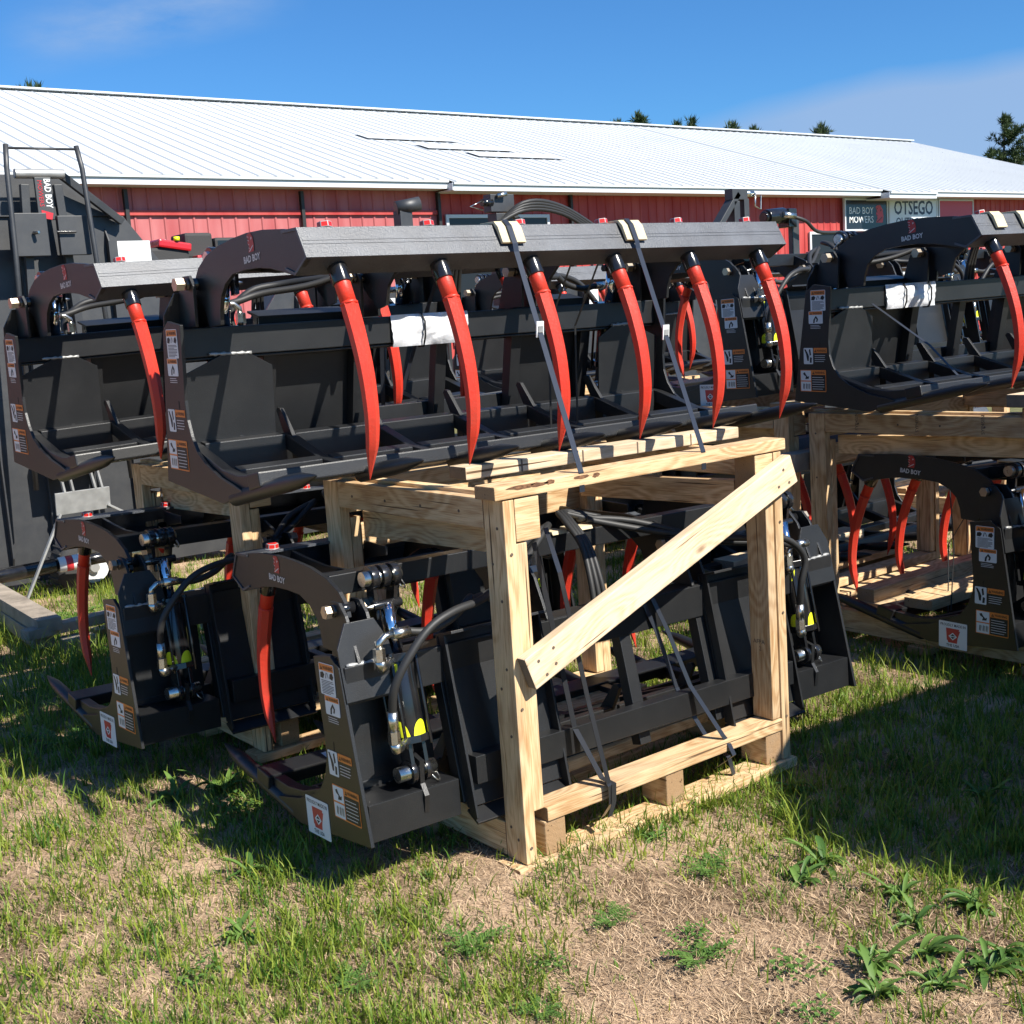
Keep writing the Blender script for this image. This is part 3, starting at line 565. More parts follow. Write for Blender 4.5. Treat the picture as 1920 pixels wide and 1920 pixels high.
# ------------------------------------------------------------------ grapple (local: x lateral, forward = -y, z up; origin at rear bottom of the side plates)
HW, AW, TS, SS = 1.005, .920, .326, .328
PLATE = [(0, 0), (.089, .473), (.132, .501), (.225, .486), (.214, .36), (.203, .26), (.205, .20), (.222, .15), (.255, .105), (.305, .072), (.40, .036), (.535, .008), (.55, -.006), (.405, -.041)]
ARM = [(.165, .585), (.172, .618), (.205, .652), (.27, .684), (.36, .706), (.45, .717), (.55, .724), (.65, .723), (.76, .714), (.847, .702), (.889, .625), (.817, .587), (.75, .602), (.68, .616), (.60, .624), (.52, .624), (.44, .618), (.385, .594), (.350, .562), (.333, .52), (.326, .478), (.245, .474), (.225, .53)]
def yz(P): return [(-f, z) for f, z in P]
def rear(z): return .19*z+.004
def make_grapple():
    g = empty('grapple_attachment')
    for s in (-1, 1):
        m = MB(); a, b = (s*HW, s*(HW-.011)); m.prism(yz(PLATE), 0, min(a, b), max(a, b))
        sp = m.build('side_plate', g, .0015)
        decal(DEC['A'], 'warning_label', sp, s*(HW+.0006), s, .155, .433, s*.02); decal(DEC['B'], 'warning_label', sp, s*(HW+.0006), s, .139, .346, s*.02)
        decal(DEC['C'], 'warning_label', sp, s*(HW+.0006), s, .128, .195, s*.02); decal(DEC['D'], 'warning_label', sp, s*(HW+.0006), s, .112, .088, s*.02)
        if s > 0: decal(DEC['U'], 'origin_label', sp, HW+.0006, s, .288, .006, .02)
        q = MB(); q.b2((s*(HW+.0004)-.0006, -.158, .222), (s*(HW+.0004)+.0006, -.153, .258), 'ink'); q.build('slot', sp)
    # top beam of the back frame: open channel
    m = MB(); f0 = rear(.42)
    m.b2((-HW+.012, -(f0+.085), .385), (HW-.012, -(f0+.077), .475)); m.b2((-HW+.012, -(f0+.0765), .467), (HW-.012, -f0, .475)); m.b2((-HW+.012, -(f0+.0765), .375), (HW-.012, -f0-.003, .383)); m.b2((-HW+.012, -f0+.0005, .37), (HW-.012, -f0+.008, .474))
    m.build('top_beam', g, .003)
    for s in (-1, 1):
        # outer back sheet
        P = [(.99, .11), (.69, .11), (.69, .345), (.76, .384), (.86, .388), (.99, .335)]
        m = MB(); vs = [(s*x, -(.142+.08*z+e), z) for e in (0, .006) for x, z in P]; n = len(P)
        m.faces(vs, [tuple(range(n)), tuple(range(2*n-1, n-1, -1))]+[(i, (i+1) % n, n+(i+1) % n, n+i) for i in range(n)])
        pass
        m.b2((min(s*.70, s*.99), -.030, .002), (max(s*.70, s*.99), -.022, .105)); m.b2((min(s*.70, s*.99), -.1495, .097), (max(s*.70, s*.99), -.0305, .105)); m.build('back_sheet', g, .001)
        # hitch plate with lips
        m = MB(); xa, xb = s*.685, s*.345; lo, hi = min(xa, xb), max(xa, xb)
        P = [(lo, .02), (hi, .02), (hi, .50), (lo, .50)]
        vs = [(x, -(rear(z)-.004+e), z) for e in (0, .008) for x, z in P]
        m.faces(vs, [(0, 1, 2, 3), (7, 6, 5, 4)]+[(i, (i+1) % 4, 4+(i+1) % 4, 4+i) for i in range(4)])
        m.box(((lo+hi)/2, .010, -.002), (hi-lo, .055, .008), rot=Matrix.Rotation(radians(-30), 3, 'X')); m.box(((lo+hi)/2, -.062, .508), (hi-lo, .085, .008), rot=Matrix.Rotation(radians(14), 3, 'X'))
        for x in (lo+.004, hi-.004):
            m.prism([(.022, -.012), (.0, .0), (-.088, .50), (-.060, .505), (-.012, .25), (.032, .0)], 0, x-.004, x+.004)
        m.build('hitch_plate', g, .001)
        # weld beads along the tower and the back sheet
        for P_ in ([(.985, .476), (.84, .470)], [(.90, .392), (.76, .388)]):
            m = MB(); n_ = 14; pts = [(s*(P_[0][0]+(P_[1][0]-P_[0][0])*k/n_), -(rear(.47)-.012) if P_[0][1] > .4 else -(.142+.028+.007), P_[0][1]+(P_[1][1]-P_[0][1])*k/n_+.0012*(k % 2)) for k in range(n_+1)]
            m.tube(pts, [.0040+.0016*((k*7) % 3) for k in range(n_+1)], 6, 'greysteel'); m.build('weld_bead', g)
        # upright posts
    for x in (-.67, -.335, 0.0, .335, .67):
        m = MB(); m.bar((x, -.035, .03), (x, -(rear(.40)+.03), .40), .045, .04, up=(0, 1, 0)); m.build('upright', g, .002)
    m = MB(); m.b2((-.66, -.03, .085), (.66, .012, .165)); m.build('bottom_rail', g, .002)
    # floor: sloping lattice of box bars
    def top(f): return .118-.285*(f-.20) if f < .40 else .061-.22*(f-.40)
    for i in range(7):
        x = (i-3)*SS
        if i == 0: x = -HW+.0125+.018
        if i == 6: x = HW-.0125-.018
        m = MB(); m.prism(yz([(.16, .126), (.20, .118), (.39, .058), (.49, .046), (.585, .052), (.585, .008), (.49, .0), (.39, .003), (.20, .068), (.16, .076)]), 0, x-.018, x+.018); m.build('floor_rib', g, .0035)
        if 0 < i < 6:
            q = MB(); q.prism(yz([(.160, .115), (.118, .195), (.128, .206), (.145, .203), (.218, .112), (.2, .10)]), 0, x-.007, x+.007); q.build('gusset', g, .001)
    for i in range(6):
        a, b = (i-3)*SS+.0185, (i-2)*SS-.0185
        if i == 0: a += .016
        if i == 5: b -= .016
        m = MB(); m.prism(yz([(.15, .128), (.192, .122), (.192, .002), (.15, .002)]), 0, a, b); m.build('rear_bar', g, .0035)
        m = MB(); m.prism(yz([(.385, .063), (.425, .054), (.425, .012), (.385, .020)]), 0, a, b); m.build('cross_bar', g, .0035)
        m = MB(); pass
    m = MB(); m.prism(yz([(.586, .056), (.664, .070), (.672, .028), (.596, .012)]), 0, -HW-.004, HW+.004); m.build('front_bar', g, .005)
    for i in range(7):
        x = (i-3)*SS; x = max(min(x, HW-.012), -HW+.012)
        m = MB(); a, b = Vector((x, -.43 if i in (0, 6) else -.60, -.028 if i in (0, 6) else .012)), Vector((x, -.955, .075))
        k = .35/(1 if i in (0, 6) else .66)
        m.tube([a, a.lerp(b, .04), a.lerp(b, 1-k*.85), a.lerp(b, 1-k*.5), a.lerp(b, .97), b], [.012, .0235, .0235, .0205, .006, .001], 14); m.build('lower_tine', g)
    # jaw
    for s in (-1, 1):
        m = MB(); a, b = s*AW, s*(AW-.0125); m.prism(yz(ARM), 0, min(a, b), max(a, b)); am = m.build('jaw_arm', g, .0012)
        decal(DEC['logo'], 'maker_logo', am, s*(AW+.0006), s, .575, .668, -s*.06)
        P = [(.17, .59), (.20, .645), (.27, .675), (.40, .69), (.52, .692), (.62, .694), (.76, .70), (.80, .60), (.70, .645), (.60, .658), (.50, .645), (.40, .62), (.34, .57), (.32, .51), (.27, .50), (.22, .54)]
        m = MB(); a, b = s*.34, s*(.34-.012); m.prism(yz(P), 0, min(a, b), max(a, b)); m.build('jaw_arm', g, .0012)
        P = [(.14, .645), (.135, .69), (.16, .712), (.22, .705), (.30, .69), (.42, .672), (.55, .672), (.66, .685), (.76, .70), (.80, .60), (.68, .598), (.55, .612), (.42, .618), (.30, .63), (.20, .635)]
        m = MB(); a, b = s*.775, s*(.775-.012); m.prism(yz(P), 0, min(a, b), max(a, b)); m.build('jaw_arm', g, .0012)
    m = MB()   # jaw beam: bent plate
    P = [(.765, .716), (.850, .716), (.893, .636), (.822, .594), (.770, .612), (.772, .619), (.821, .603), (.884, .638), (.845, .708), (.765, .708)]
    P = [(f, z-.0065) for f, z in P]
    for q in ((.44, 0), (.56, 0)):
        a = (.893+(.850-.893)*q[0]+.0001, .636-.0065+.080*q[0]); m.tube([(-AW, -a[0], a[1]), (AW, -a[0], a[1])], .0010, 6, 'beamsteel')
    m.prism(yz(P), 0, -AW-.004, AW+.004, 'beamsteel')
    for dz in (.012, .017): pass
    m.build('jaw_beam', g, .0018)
    m = MB(); 
    for s in (-1, 1): m.prism([(-.735, .64), (-.60, .66), (-.60, .69), (-.76, .70)], 0, s*.52-.004, s*.52+.004)
    m.b2((-AW+.013, -.335, .628), (AW-.013, -.275, .688)); m.build('torque_tube', g, .003)
    m = MB(); m.b2((-.905, -.48, .655), (-.778, -.30, .663)); m.build('jaw_plate', g)
    m = MB(); m.b2((.778, -.48, .655), (.905, -.30, .663)); m.build('jaw_plate', g)
    for i in range(6):
        x = (i-2.5)*TS
        C = [(.840, .630), (.849, .603), (.873, .562), (.899, .506), (.931, .421), (.957, .323), (.967, .225), (.962, .16), (.954, .125)]
        pts = [(x, -f, z) for f, z in C]; tip = (x, -.930, .040); body = spline(pts[3:], 4)
        m = MB(); m.tube(pts[1:4], [.0228, .0224, .0218], 16, 'red'); m.tube([Vector(pts[3]).lerp(Vector(pts[2]), .06), Vector(pts[3]), Vector(pts[3]).lerp(Vector(pts[4]), .05)], [.0222, .0252, .0232], 14, 'red')
        Q = pts[3:]; up_ = []
        m.tube(body, [.0240-.0078*(q/(len(body)-1))**1.3 for q in range(len(body))], 6, 'red', smooth=False)
        m.tube([pts[-1], tip], [.0162, .001], 6, 'red', smooth=False)
        ti = m.build('upper_tine', g)
        c = MB(); a, b = Vector(pts[0]), Vector(pts[2]); c.cyl(a+(b-a)*.02, b+(b-a)*.04, .0265, 20, 'gloss'); c.build('collar', ti, .002)
        n = MB(); n.cyl((x, -.808, .706), (x, -.808, .711), .024, 16, 'greysteel'); n.tube([(x, -.808, .711), (x, -.806, .727)], [.021, .020], 6, 'rednut', smooth=False); n.build('nut', ti, .002)
    # hinges
    for x in (-AW, -.34, .34, AW):
        s = 1 if x > 0 else -1; xc = x-s*.006
        m = MB()
        for d in (-.032, .032):
            m.prism(yz([(.075, .478), (.125, .60), (.155, .632), (.20, .632), (.225, .60), (.215, .478)]), 0, xc+d-.005, xc+d+.005)
        m.build('hinge_bracket', g, .001)
        m = MB(); m.cyl((xc-.045, -.185, .607), (xc+.045, -.185, .607), .018, 14, 'gloss'); m.cyl((xc-.075, -.185, .607), (xc+.068, -.185, .607), .0095, 10, 'brass')
        m.tube([(xc-.078, -.185, .607), (xc-.052, -.185, .607)], [.021, .021], 6, 'brass', smooth=False); m.tube([(xc+.05, -.185, .607), (xc+.067, -.185, .607)], [.019, .019], 6, 'brass', smooth=False)
        m.build('hinge_bolt', g)
    for s in (-1, 1):
        # gusset tower behind the hinge
        P = [(1.0, .38), (.835, .38), (.835, .47), (.842, .52), (.875, .585), (.965, .585), (1.0, .52)]
        m = MB(); n = len(P); vs = [(s*x, -(rear(z)-.010+e), z) for e in (0, .007) for x, z in P]
        m.faces(vs, [tuple(range(n)), tuple(range(2*n-1, n-1, -1))]+[(i, (i+1) % n, n+(i+1) % n, n+i) for i in range(n)]); m.build('hinge_tower', g, .001)
        # hydraulic cylinder
        x = s*.812; B = Vector((x, -.055, .152)); T = Vector((x, -.150, .685)); ax = (T-B).normalized()
        c0 = B+ax*.095; c1 = B+ax*.305
        m = MB(); m.cyl(c0, c1, .042, 24, 'gloss'); m.cyl(c0-ax*.016, c0+ax*.004, .052, 8, 'gloss', smooth=False); m.cyl(c1, c1+ax*.022, .053, 8, 'gloss', smooth=False)
        for a in (45, 135, 225, 315):
            e = Vector((cos(radians(a)), sin(radians(a)), 0))*.055; m.cyl(c0-ax*.02+e, c1+ax*.03+e, .005, 6, 'gloss'); m.cyl(c1+ax*.022+e, c1+ax*.033+e, .009, 6, 'gloss', smooth=False)
        for d in (-.022, .022): m.bar(c0-ax*.01+Vector((d, 0, 0)), B+Vector((d, 0, 0)), .052, .012, 'gloss', up=(1, 0, 0)); m.cyl(B+Vector((d-.008, 0, 0)), B+Vector((d+.008, 0, 0)), .034, 20, 'gloss')
        cy = m.build('hydraulic_cylinder', g, .0012)
        r = MB(); r.cyl(c1+ax*.02, T-ax*.075, .0205, 18, 'chrome'); r.build('piston_rod', cy)
        for q in (B, T):
            p = MB(); p.cyl(q+Vector((-.056, 0, 0)), q+Vector((.064, 0, 0)), .021, 22, 'zinc'); p.tube([q+Vector((-.052+.016*cos(a), .02*sin(a), -.018+.022*cos(a+1))) for a in np.linspace(0, 5.6, 12)], .0026, 6, 'zinc'); p.build('pin', cy)
        k = MB()
        for d in (-.034, 0, .034): k.cyl(T+Vector((d-.011, 0, 0)), T+Vector((d+.011, 0, 0)), .034, 20, 'gloss')
        for d in (-.036, .036): k.bar(T+Vector((d, 0, 0)), T+Vector((d*.7, -.012, -.115)), .04, .012, 'gloss', up=(1, 0, 0))
        k.cyl(T-ax*.078-Vector((.045, 0, 0)), T-ax*.078+Vector((.045, 0, 0)), .013, 14, 'gloss'); k.cyl(T-ax*.078+Vector((.045, 0, 0)), T-ax*.078+Vector((.066, 0, 0)), .009, 8, 'zinc', r1=.003)
        k.bar(T, Vector((x, -.29, .66)), .05, .014, 'gloss', up=(1, 0, 0)); k.build('clevis', g, .001)
        l = MB(); l.prism([(-.03, .12), (-.025, .185), (-.07, .20), (-.16, .13), (-.16, .11), (-.032, .09), (-.020, .04), (-.012, .09)], 0, x-.007, x+.007); l.build('cylinder_mount', g)
        for zz, ang in ((.006, .42), (.006, 1.9), (.165, .40)):
            y_ = MB(); ctr = c0+ax*zz; K = 10; vs = []
            for k2 in range(K+1):
                du = -1+2*k2/K; a = ang+du*.62; hh_ = .046*math.sqrt(max(1-du*du, .02))
                for q_ in (0, hh_) if zz < .1 else (.046, .046-hh_): vs.append(ctr+ax*q_+Vector((cos(a), sin(a), 0))*.0432)
            y_.faces(vs, [(2*k2, 2*k2+1, 2*k2+3, 2*k2+2) for k2 in range(K)], 'yellow'); y_.build('sticker', cy)
        # fittings and hoses, all on the local +x side of each cylinder
        eb = c0+ax*.0; et = c1+ax*.012
        for e in (eb, et):
            ff = MB()
            ff.cyl(e+Vector((.03, .03, 0)), e+Vector((.085, .07, 0)), .011, 12, 'zinc'); ff.tube([e+Vector((.072, .062, 0)), e+Vector((.092, .075, .0)), e+Vector((.097, .077, .02))], .0145, 10, 'zinc')
            ff.tube([e+Vector((.097, .077, .018)), e+Vector((.097, .077, .052))], [.0165, .0165], 6, 'zinc', smooth=False)
            if e is eb: ff.cyl(eb+Vector((.097, .077, .052)), eb+Vector((.096, .077, .105)), .0145, 14, 'zinc'); ff.build('fitting', g); continue
            ff.tube([et+Vector((.097, .077, .045)), et+Vector((.094, .077, .068)), et+Vector((.075, .077, .082)), et+Vector((.05, .077, .083))], .0095, 10, 'zinc'); ff.cyl(et+Vector((.052, .077, .083)), et+Vector((.0, .077, .082)), .0145, 14, 'zinc')
            ff.build('fitting', g)
        q1, q2 = eb+Vector((.096, .077, .10)), et+Vector((.003, .077, .082))
        if s > 0:
            h1 = [q1, q1+Vector((.000, .02, .07)), q1+Vector((-.035, .035, .14)), q1+Vector((-.11, .04, .215)), q1+Vector((-.20, .03, .245)), q1+Vector((-.32, -.01, .25)), (.42, -.14, .60), (.26, -.22, .64), (.10, -.30, .715)]
            h2 = [q2, q2+Vector((-.06, .01, -.008)), q2+Vector((-.14, .01, .012)), q2+Vector((-.21, .0, .055)), (.58, -.07, .585), (.40, -.14, .60), (.24, -.25, .68), (.08, -.32, .715)]
        else:
            h1 = [q1, q1+Vector((.012, .02, .08)), q1+Vector((-.0, .03, .17)), q1+Vector((.07, .02, .24)), q1+Vector((.18, .0, .26)), (-.40, -.14, .62), (-.24, -.22, .66), (-.06, -.30, .715)]
            h2 = [q2+Vector((.05, 0, 0)), q2+Vector((.10, .01, .01)), q2+Vector((.18, .0, .03)), (-.46, -.12, .60), (-.22, -.25, .69), (-.04, -.32, .72)]
        for h in (h1, h2):
            m = MB(); m.tube(spline(h, 5), .0115, 9, 'rubber'); m.build('hydraulic_hose', g)
    m = MB()
    for k, dx in enumerate((-.02, .004, .028)):
        m.tube(spline([(-.10+dx, -.30, .715), (.0+dx*.6, -.34, .745), (.05+dx*.5, -.26, .73), (.06+dx*.6, -.17, .66), (.07+dx*.8, -.12, .56), (.07+dx, -.10, .46)], 5), .0095, 8, 'rubber')
    m.build('hydraulic_hose', g)
    m = MB()
    for dx in (-.02, .004, .028): m.cyl((.07+dx, -.10, .47), (.07+dx, -.095, .40), .013, 12, 'zinc')
    m.build('quick_coupler', g)
    return g
def spline(P, k):
    P = [Vector(p) for p in P]; out = []; n = len(P)
    for i in range(n-1):
        a, b, c, d = P[max(i-1, 0)], P[i], P[i+1], P[min(i+2, n-1)]
        for j in range(k):
            t = j/k; out.append(.5*((2*b)+(c-a)*t+(2*a-5*b+4*c-d)*t*t+(3*b-a-3*c+d)*t**3))
    return out+[P[-1]]
GP = [  # X, Y, Z, yaw, pitch, roll, flipped, label
 (2.556, 3.755, 1.162, -1.65, 0, 0, 0, 'black grapple strapped on top of the nearest crate, six red tines towards the viewer'),
 (2.558, 2.675, .234, -1.85, -1.8, .7, 1, 'black grapple inside the nearest crate, hydraulic cylinder and hoses facing the viewer'),
 (5.376, 3.447, 1.164, -5.6, .44, .37, 0, 'black grapple on the right-hand crate, its logo arm just below the barn signs'),
 (5.386, 2.415, .150, -5.0, .78, 2.2, 1, 'black grapple in the lower right crate, logo arm low under the wooden rail'),
 (2.443, 5.032, 1.205, 1.1, -.94, 1.6, 0, 'black grapple on the second crate, half hidden left behind the nearest upper one'),
 (2.439, 3.989, .224, .7, -.34, 1.4, 1, 'black grapple low at far left inside the second crate'),
 (5.60, 3.95, 1.15, 0, 0, 0, 1, 'black grapple turned back to front between the two nearer upper ones'),
 (5.55, 4.75, .22, 0, 0, 0, 0, 'black grapple low behind the right crate, its dark red tines bowed right'),
 (5.60, 6.45, 1.17, 0, 0, 0, 0, 'black grapple far behind, seen through the frame of the nearest upper one'),
 (8.0, 4.3, 1.16, -2, 0, 0, 1, 'black grapple in the farthest right column, past the upper right one'),
]
proto = make_grapple(); grapples = []
for i, (x, y, z, yw, pt, rl, fl, lb) in enumerate(GP):
    o = proto if i == 0 else copy_tree(proto)
    o.location = (x, y, z); o.rotation_euler = (-radians(pt), -radians(rl), radians(yw)+(pi if fl else 0)); o.scale = (.996, 1.033, 1)
    tag(o, lb, 'grapple', 'grapple attachments stacked on crates'); grapples.append(o)
bpy.context.view_layer.update()

m = MB(); m.faces([(.58, -.592, .0578), (.80, -.592, .0578), (.80, -.640, .0662), (.58, -.640, .0662)], [(0, 1, 2, 3)], 'white')
for k in range(7): m.faces([(.60+.025*k, -.602, .0600), (.615+.025*k, -.602, .0600), (.612+.025*k, -.612, .0618), (.60+.025*k, -.612, .0618)], [(0, 1, 2, 3)], 'silverink')
m.build('paper_tag', grapples[1])
# ------------------------------------------------------------------ timber
def board(name, a, b, w, h, m='wood', parent=None, roll=0, org=(0, 0, 0), bev=.004, upv=None):
    """lumber from a to b (world or parent-local), w across, h thick; local X runs along the grain"""
    a, b = Vector(a)-Vector(org), Vector(b)-Vector(org); t = (b-a); L = t.length; t.normalize()
    u = Vector(upv) if upv else (Vector((0, 0, 1)) if abs(t.z) < .9 else Vector((0, 1, 0)))
    y = u.cross(t).normalized(); z = t.cross(y)
    if roll: R = Matrix.Rotation(roll, 3, t); y, z = R @ y, R @ z
    mb = MB(); mb.box((0, 0, 0), (L, w, h), m); o = mb.build(name, None, bev)
    o.matrix_local = Matrix.Translation((a+b)/2) @ Matrix((t, y, z)).transposed().to_4x4()
    if parent: o.parent = parent
    return o
def nails(parent, pts, n, org):
    m = MB()
    for p in pts:
        p = Vector(p)-Vector(org); m.cyl(p, p+Vector(n)*.0012, .0045, 8, 'mark', smooth=False)
    if pts: m.build('nail_heads', parent)
def make_crate(label, X0, X1, Y0, Y1, zt=1.138, z0=.07, brace=None, name='shipping_crate', sidebrace=False):
    org = ((X0+X1)/2, Y0, z0); t = empty(name, org); tag(t, label, 'crate', 'pine shipping crates under the grapples')
    B = lambda n, a, b, w, h, **k: board(n, a, b, w, h, parent=t, org=org, **k)
    for y in (Y0+.045, (Y0+Y1)/2, Y1-.045): B('deck_board', (X0-.035, y-.004, z0+.016), (X1+.02, y-.004, z0+.016), .10, .032)
    for y, d in ((Y0+.06, 1), (Y1-.06, -1)):
        B('rail', (X0+.085, y-d*.014, z0+.155), (X1-.002, y-d*.014, z0+.155), .086, .040)
        for x in (X0+.115, (X0+X1)/2+.03, X1-.075): B('block', (x, y-d*.050, z0+.0835), (x, y+d*.06, z0+.0835), .075, .100)
    for x in (X0+.021, X1-.021): B('side_skid', (x, Y0+.095, z0+.085), (x, Y1-.095, z0+.085), .038, .10)
    for x, s in ((X0, 1), (X1, -1)):
        for y, d in ((Y0, 1), (Y1, -1)):
            yc = y+d*.046
            B('post', (x+s*.019, yc, z0+.034), (x+s*.019, yc, zt-.003), .038, .088, upv=(0, 1, 0))
            B('post', (x+s*.0585, yc+d*.003, z0+.178), (x+s*.0585, yc+d*.003, zt-.125), .038, .084, upv=(0, 1, 0))
    for x, s in ((X0, 1), (X1, -1)):
        B('top_rail', (x+s*.018, Y0+.0925, zt-.044), (x+s*.018, Y1-.0925, zt-.044), .037, .084)
        B('top_rail', (x+s*.058, Y0+.115, zt-.034), (x+s*.058, Y1+.0, zt-.034), .037, .086)
        B('top_rail', (x+s*.098, Y0+.10, zt-.13), (x+s*.098, Y1-.10, zt-.15), .037, .084)
    B('header', (X0+.04, Y0+.046, zt-.062), (X0+.125, Y0+.046, zt-.062), .086, .118); B('header', (X1-.125, Y0+.046, zt-.062), (X1-.04, Y0+.046, zt-.062), .086, .118)
    B('top_cap', (X0-.028, Y0+.042, zt+.0185), (X1+.018, Y0+.042, zt+.0185), .090, .037)
    B('header', (X0+.04, Y1-.045, zt-.06), (X1-.04, Y1-.045, zt-.06), .080, .10); B('rail', (X0+.04, Y1-.03, zt-.20), (X1-.04, Y1-.03, zt-.20), .038, .088)
    for y in (Y0+.30, Y1-.27): B('floor_board', (X0+.045, y, z0+.155), (X1-.045, y, z0+.155), .120, .034)
    if sidebrace: B('side_brace', (X0+.10, Y0+.22, z0+.20), (X0+.10, Y1-.12, zt-.22), .038, .088)
    if brace == 'big': B('diagonal_brace', (1.990, Y0-.0195, .652), (3.112, Y0-.0195, 1.072), .036, .097, m='wood_pale')
    if brace == 'side': B('diagonal_brace', (X1-.02, Y1-.02, z0+.55), (X0+.12, Y1-.02, zt-.10), .038, .088)
    return t, org
cA, oA = make_crate('nearest pale pine crate with a long diagonal brace across its front', 1.965, 3.097, 2.567, 3.52, 1.130, brace='big', sidebrace=False)
cB, oB = make_crate('pine crate second in the left column, posts seen between the two lower grapples', 1.895, 3.09, 4.00, 4.98, 1.12, brace='side')
cC, oC = make_crate('pine crate at the right edge under the upper right grapple, shaded side rail', 4.50, 5.70, 2.44, 3.57, 1.095)
cD, oD = make_crate('pine crate behind the right-hand one, narrow post left of the nearer posts', 4.50, 5.70, 3.68, 4.68, 1.10, brace='side')
cF, oF = make_crate('pine crate in the back row of the right column', 4.75, 5.95, 5.6, 6.6, 1.12, brace='side')
cG, oG = make_crate('pine crate in the farthest right column', 7.4, 8.6, 4.3, 5.4, 1.12)
# bark and knots on the nearest cap, stamps and nails
def on(parent, org, m, name): o = m.build(name, parent); return o
m = MB()
def blotch(m, cx, cy, cz, ax, au, w, h, n, mat_, seed):
    r = random.Random(seed); P = []
    for k in range(n):
        a = 2*pi*k/n; q = .7+.5*r.random(); P.append(Vector((cx, cy, cz))+Vector(ax)*w*cos(a)*q+Vector(au)*h*sin(a)*q)
    m.faces(P, [tuple(range(n))], mat_)
ox, oy, oz = oA; cy_ = 2.567-.003-oy-.0012
for (fx, w, z_, s_) in ((.09, .050, 1.157, 1), (.15, .03, 1.156, 2), (.19, .02, 1.158, 3), (.31, .030, 1.156, 4), (.36, .014, 1.154, 5)): blotch(m, 1.937+fx-ox, cy_, z_-oz, (1, 0, 0), (0, 0, 1), w, .006, 14, 'bark', s_)
m.build('bark_edge', cA)
nails(cA, [(1.983, 2.567, z) for z in (.15, .55, .98)]+[(3.08, 2.567, z) for z in (.25, .6, .9)], (0, -1, 0), oA)
nails(cA, [(1.965, 2.600, z) for z in (.17, .47, .66, .85, 1.05)]+[(1.965, 2.63, z) for z in (.2, .6, .95)]+[(1.9645, 2.58+.19*k, 1.085) for k in range(1, 5)], (-1, 0, 0), oA)
d0 = Vector((1.99, 2.529, .652)); d1 = Vector((3.112, 2.529, 1.072)); dd = (d1-d0).normalized(); dn = Vector((-dd.z, 0, dd.x))
nails(cA, [d0+dd*.04+dn*.02, d0+dd*.09-dn*.02, d0+dd*.05-dn*.03, d0+dd*.10+dn*.025, d1-dd*.05+dn*.02, d1-dd*.09-dn*.02, d1-dd*.04-dn*.03], (0, -1, 0), oA)
nails(cC, [(4.4995, 2.70+.20*k, 1.05) for k in range(4)]+[(4.50, 3.53, z) for z in (.2, .5, .8, 1.0)], (-1, 0, 0), oC)
def stamp(parent, org, loc, rows, B, size):
    L = Label()
    for k, t in enumerate(rows): L.text(t, 0, -k*size*1.1, size, 'mark', 0)
    o = bpy.data.objects.new('grade_stamp', L.mesh('grade_stamp')); COL.objects.link(o); o.parent = parent
    o.matrix_local = Matrix.Translation(Vector(loc)-Vector(org)) @ Matrix(B).to_4x4()
stamp(cA, oA, (3.0185, 2.645, .50), ['AFPA', '    2'], ((0, 0, -1), (-1, 0, 0), (0, 1, 0)), .021)
for k in range(3): stamp(cC, oC, (4.4988, 3.30-.30*k, 1.02), ['SYP4SIN'], ((0, 0, -1), (0, 1, 0), (1, 0, 0)), .022)

def loose(label, a, b, w, h, m='wood', cat='board', grp=None, nm='lumber_board', roll=0):
    o = board(nm, a, b, w, h, m, roll=roll); return tag(o, label, cat, grp)
lb0 = loose('pale board lying on the nearest crate just behind its top cap, below the tine tips', (2.115, 2.975, 1.160), (3.26, 2.93, 1.160), .09, .038, 'wood_pale')
for q_ in (-.37, -.13, .10, .34):
    m = MB(); m.b2((q_, -.0456, -.019), (q_+.006, -.0452, .019), 'mark'); o = m.build('ink_line', lb0)
loose('board across the top of the right crate, its end poking out at the right edge', (4.40, 2.50, 1.165), (5.8, 2.50, 1.165), .10, .05, 'wood_pale')
loose('short grey-ended timber sticking out left between the right posts', (4.42, 3.63, .87), (4.95, 3.63, .87), .09, .085, 'weathered')
for k, (y, lb) in enumerate(((3.05, 'wide board on the floor of the lower right crate under the tine tips'), (3.32, 'second floor board of the lower right crate, behind the wide one'))):
    loose(lb, (4.55, y, .27), (5.65, y, .27), .14-.05*k, .045+.02*k)
loose('lumber piece lying behind the lower right grapple, sunlit on top', (4.7, 4.3, .25), (5.8, 4.3, .25), .14, .09, 'wood_pale')

# ------------------------------------------------------------------ bands and pads
def band(label, pts, w=.019, side=(1, 0, 0), m='strap', name='steel_band'):
    P = [Vector(p) for p in pts]; mb = MB(); s = Vector(side).normalized()*w/2; n = len(P); vs = []
    for i, p in enumerate(P):
        t = (P[min(i+1, n-1)]-P[max(i-1, 0)]).normalized(); nrm = t.cross(Vector(side)).normalized()*.0007
        vs += [p-s-nrm, p+s-nrm, p+s+nrm, p-s+nrm]
    fs = []
    for i in range(n-1):
        for j in range(4): fs.append((4*i+j, 4*i+(j+1) % 4, 4*i+4+(j+1) % 4, 4*i+4+j))
    fs += [(3, 2, 1, 0), (4*n-4, 4*n-3, 4*n-2, 4*n-1)]
    mb.faces(vs, fs, m); o = mb.build(name); return tag(o, label, 'strap', 'steel bands holding the load')
def clip(o, p, ang):
    m = MB(); m.box(p, (.026, .004, .045), 'white', Matrix.Rotation(ang, 3, 'X')); m.box(Vector(p)+Vector((0, -.0035, 0)), (.016, .003, .018), 'greysteel', Matrix.Rotation(ang, 3, 'X')); m.build('buckle', o)
gl = lambda i, x, f, z: grapples[i].matrix_world @ Vector((x, -f, z))
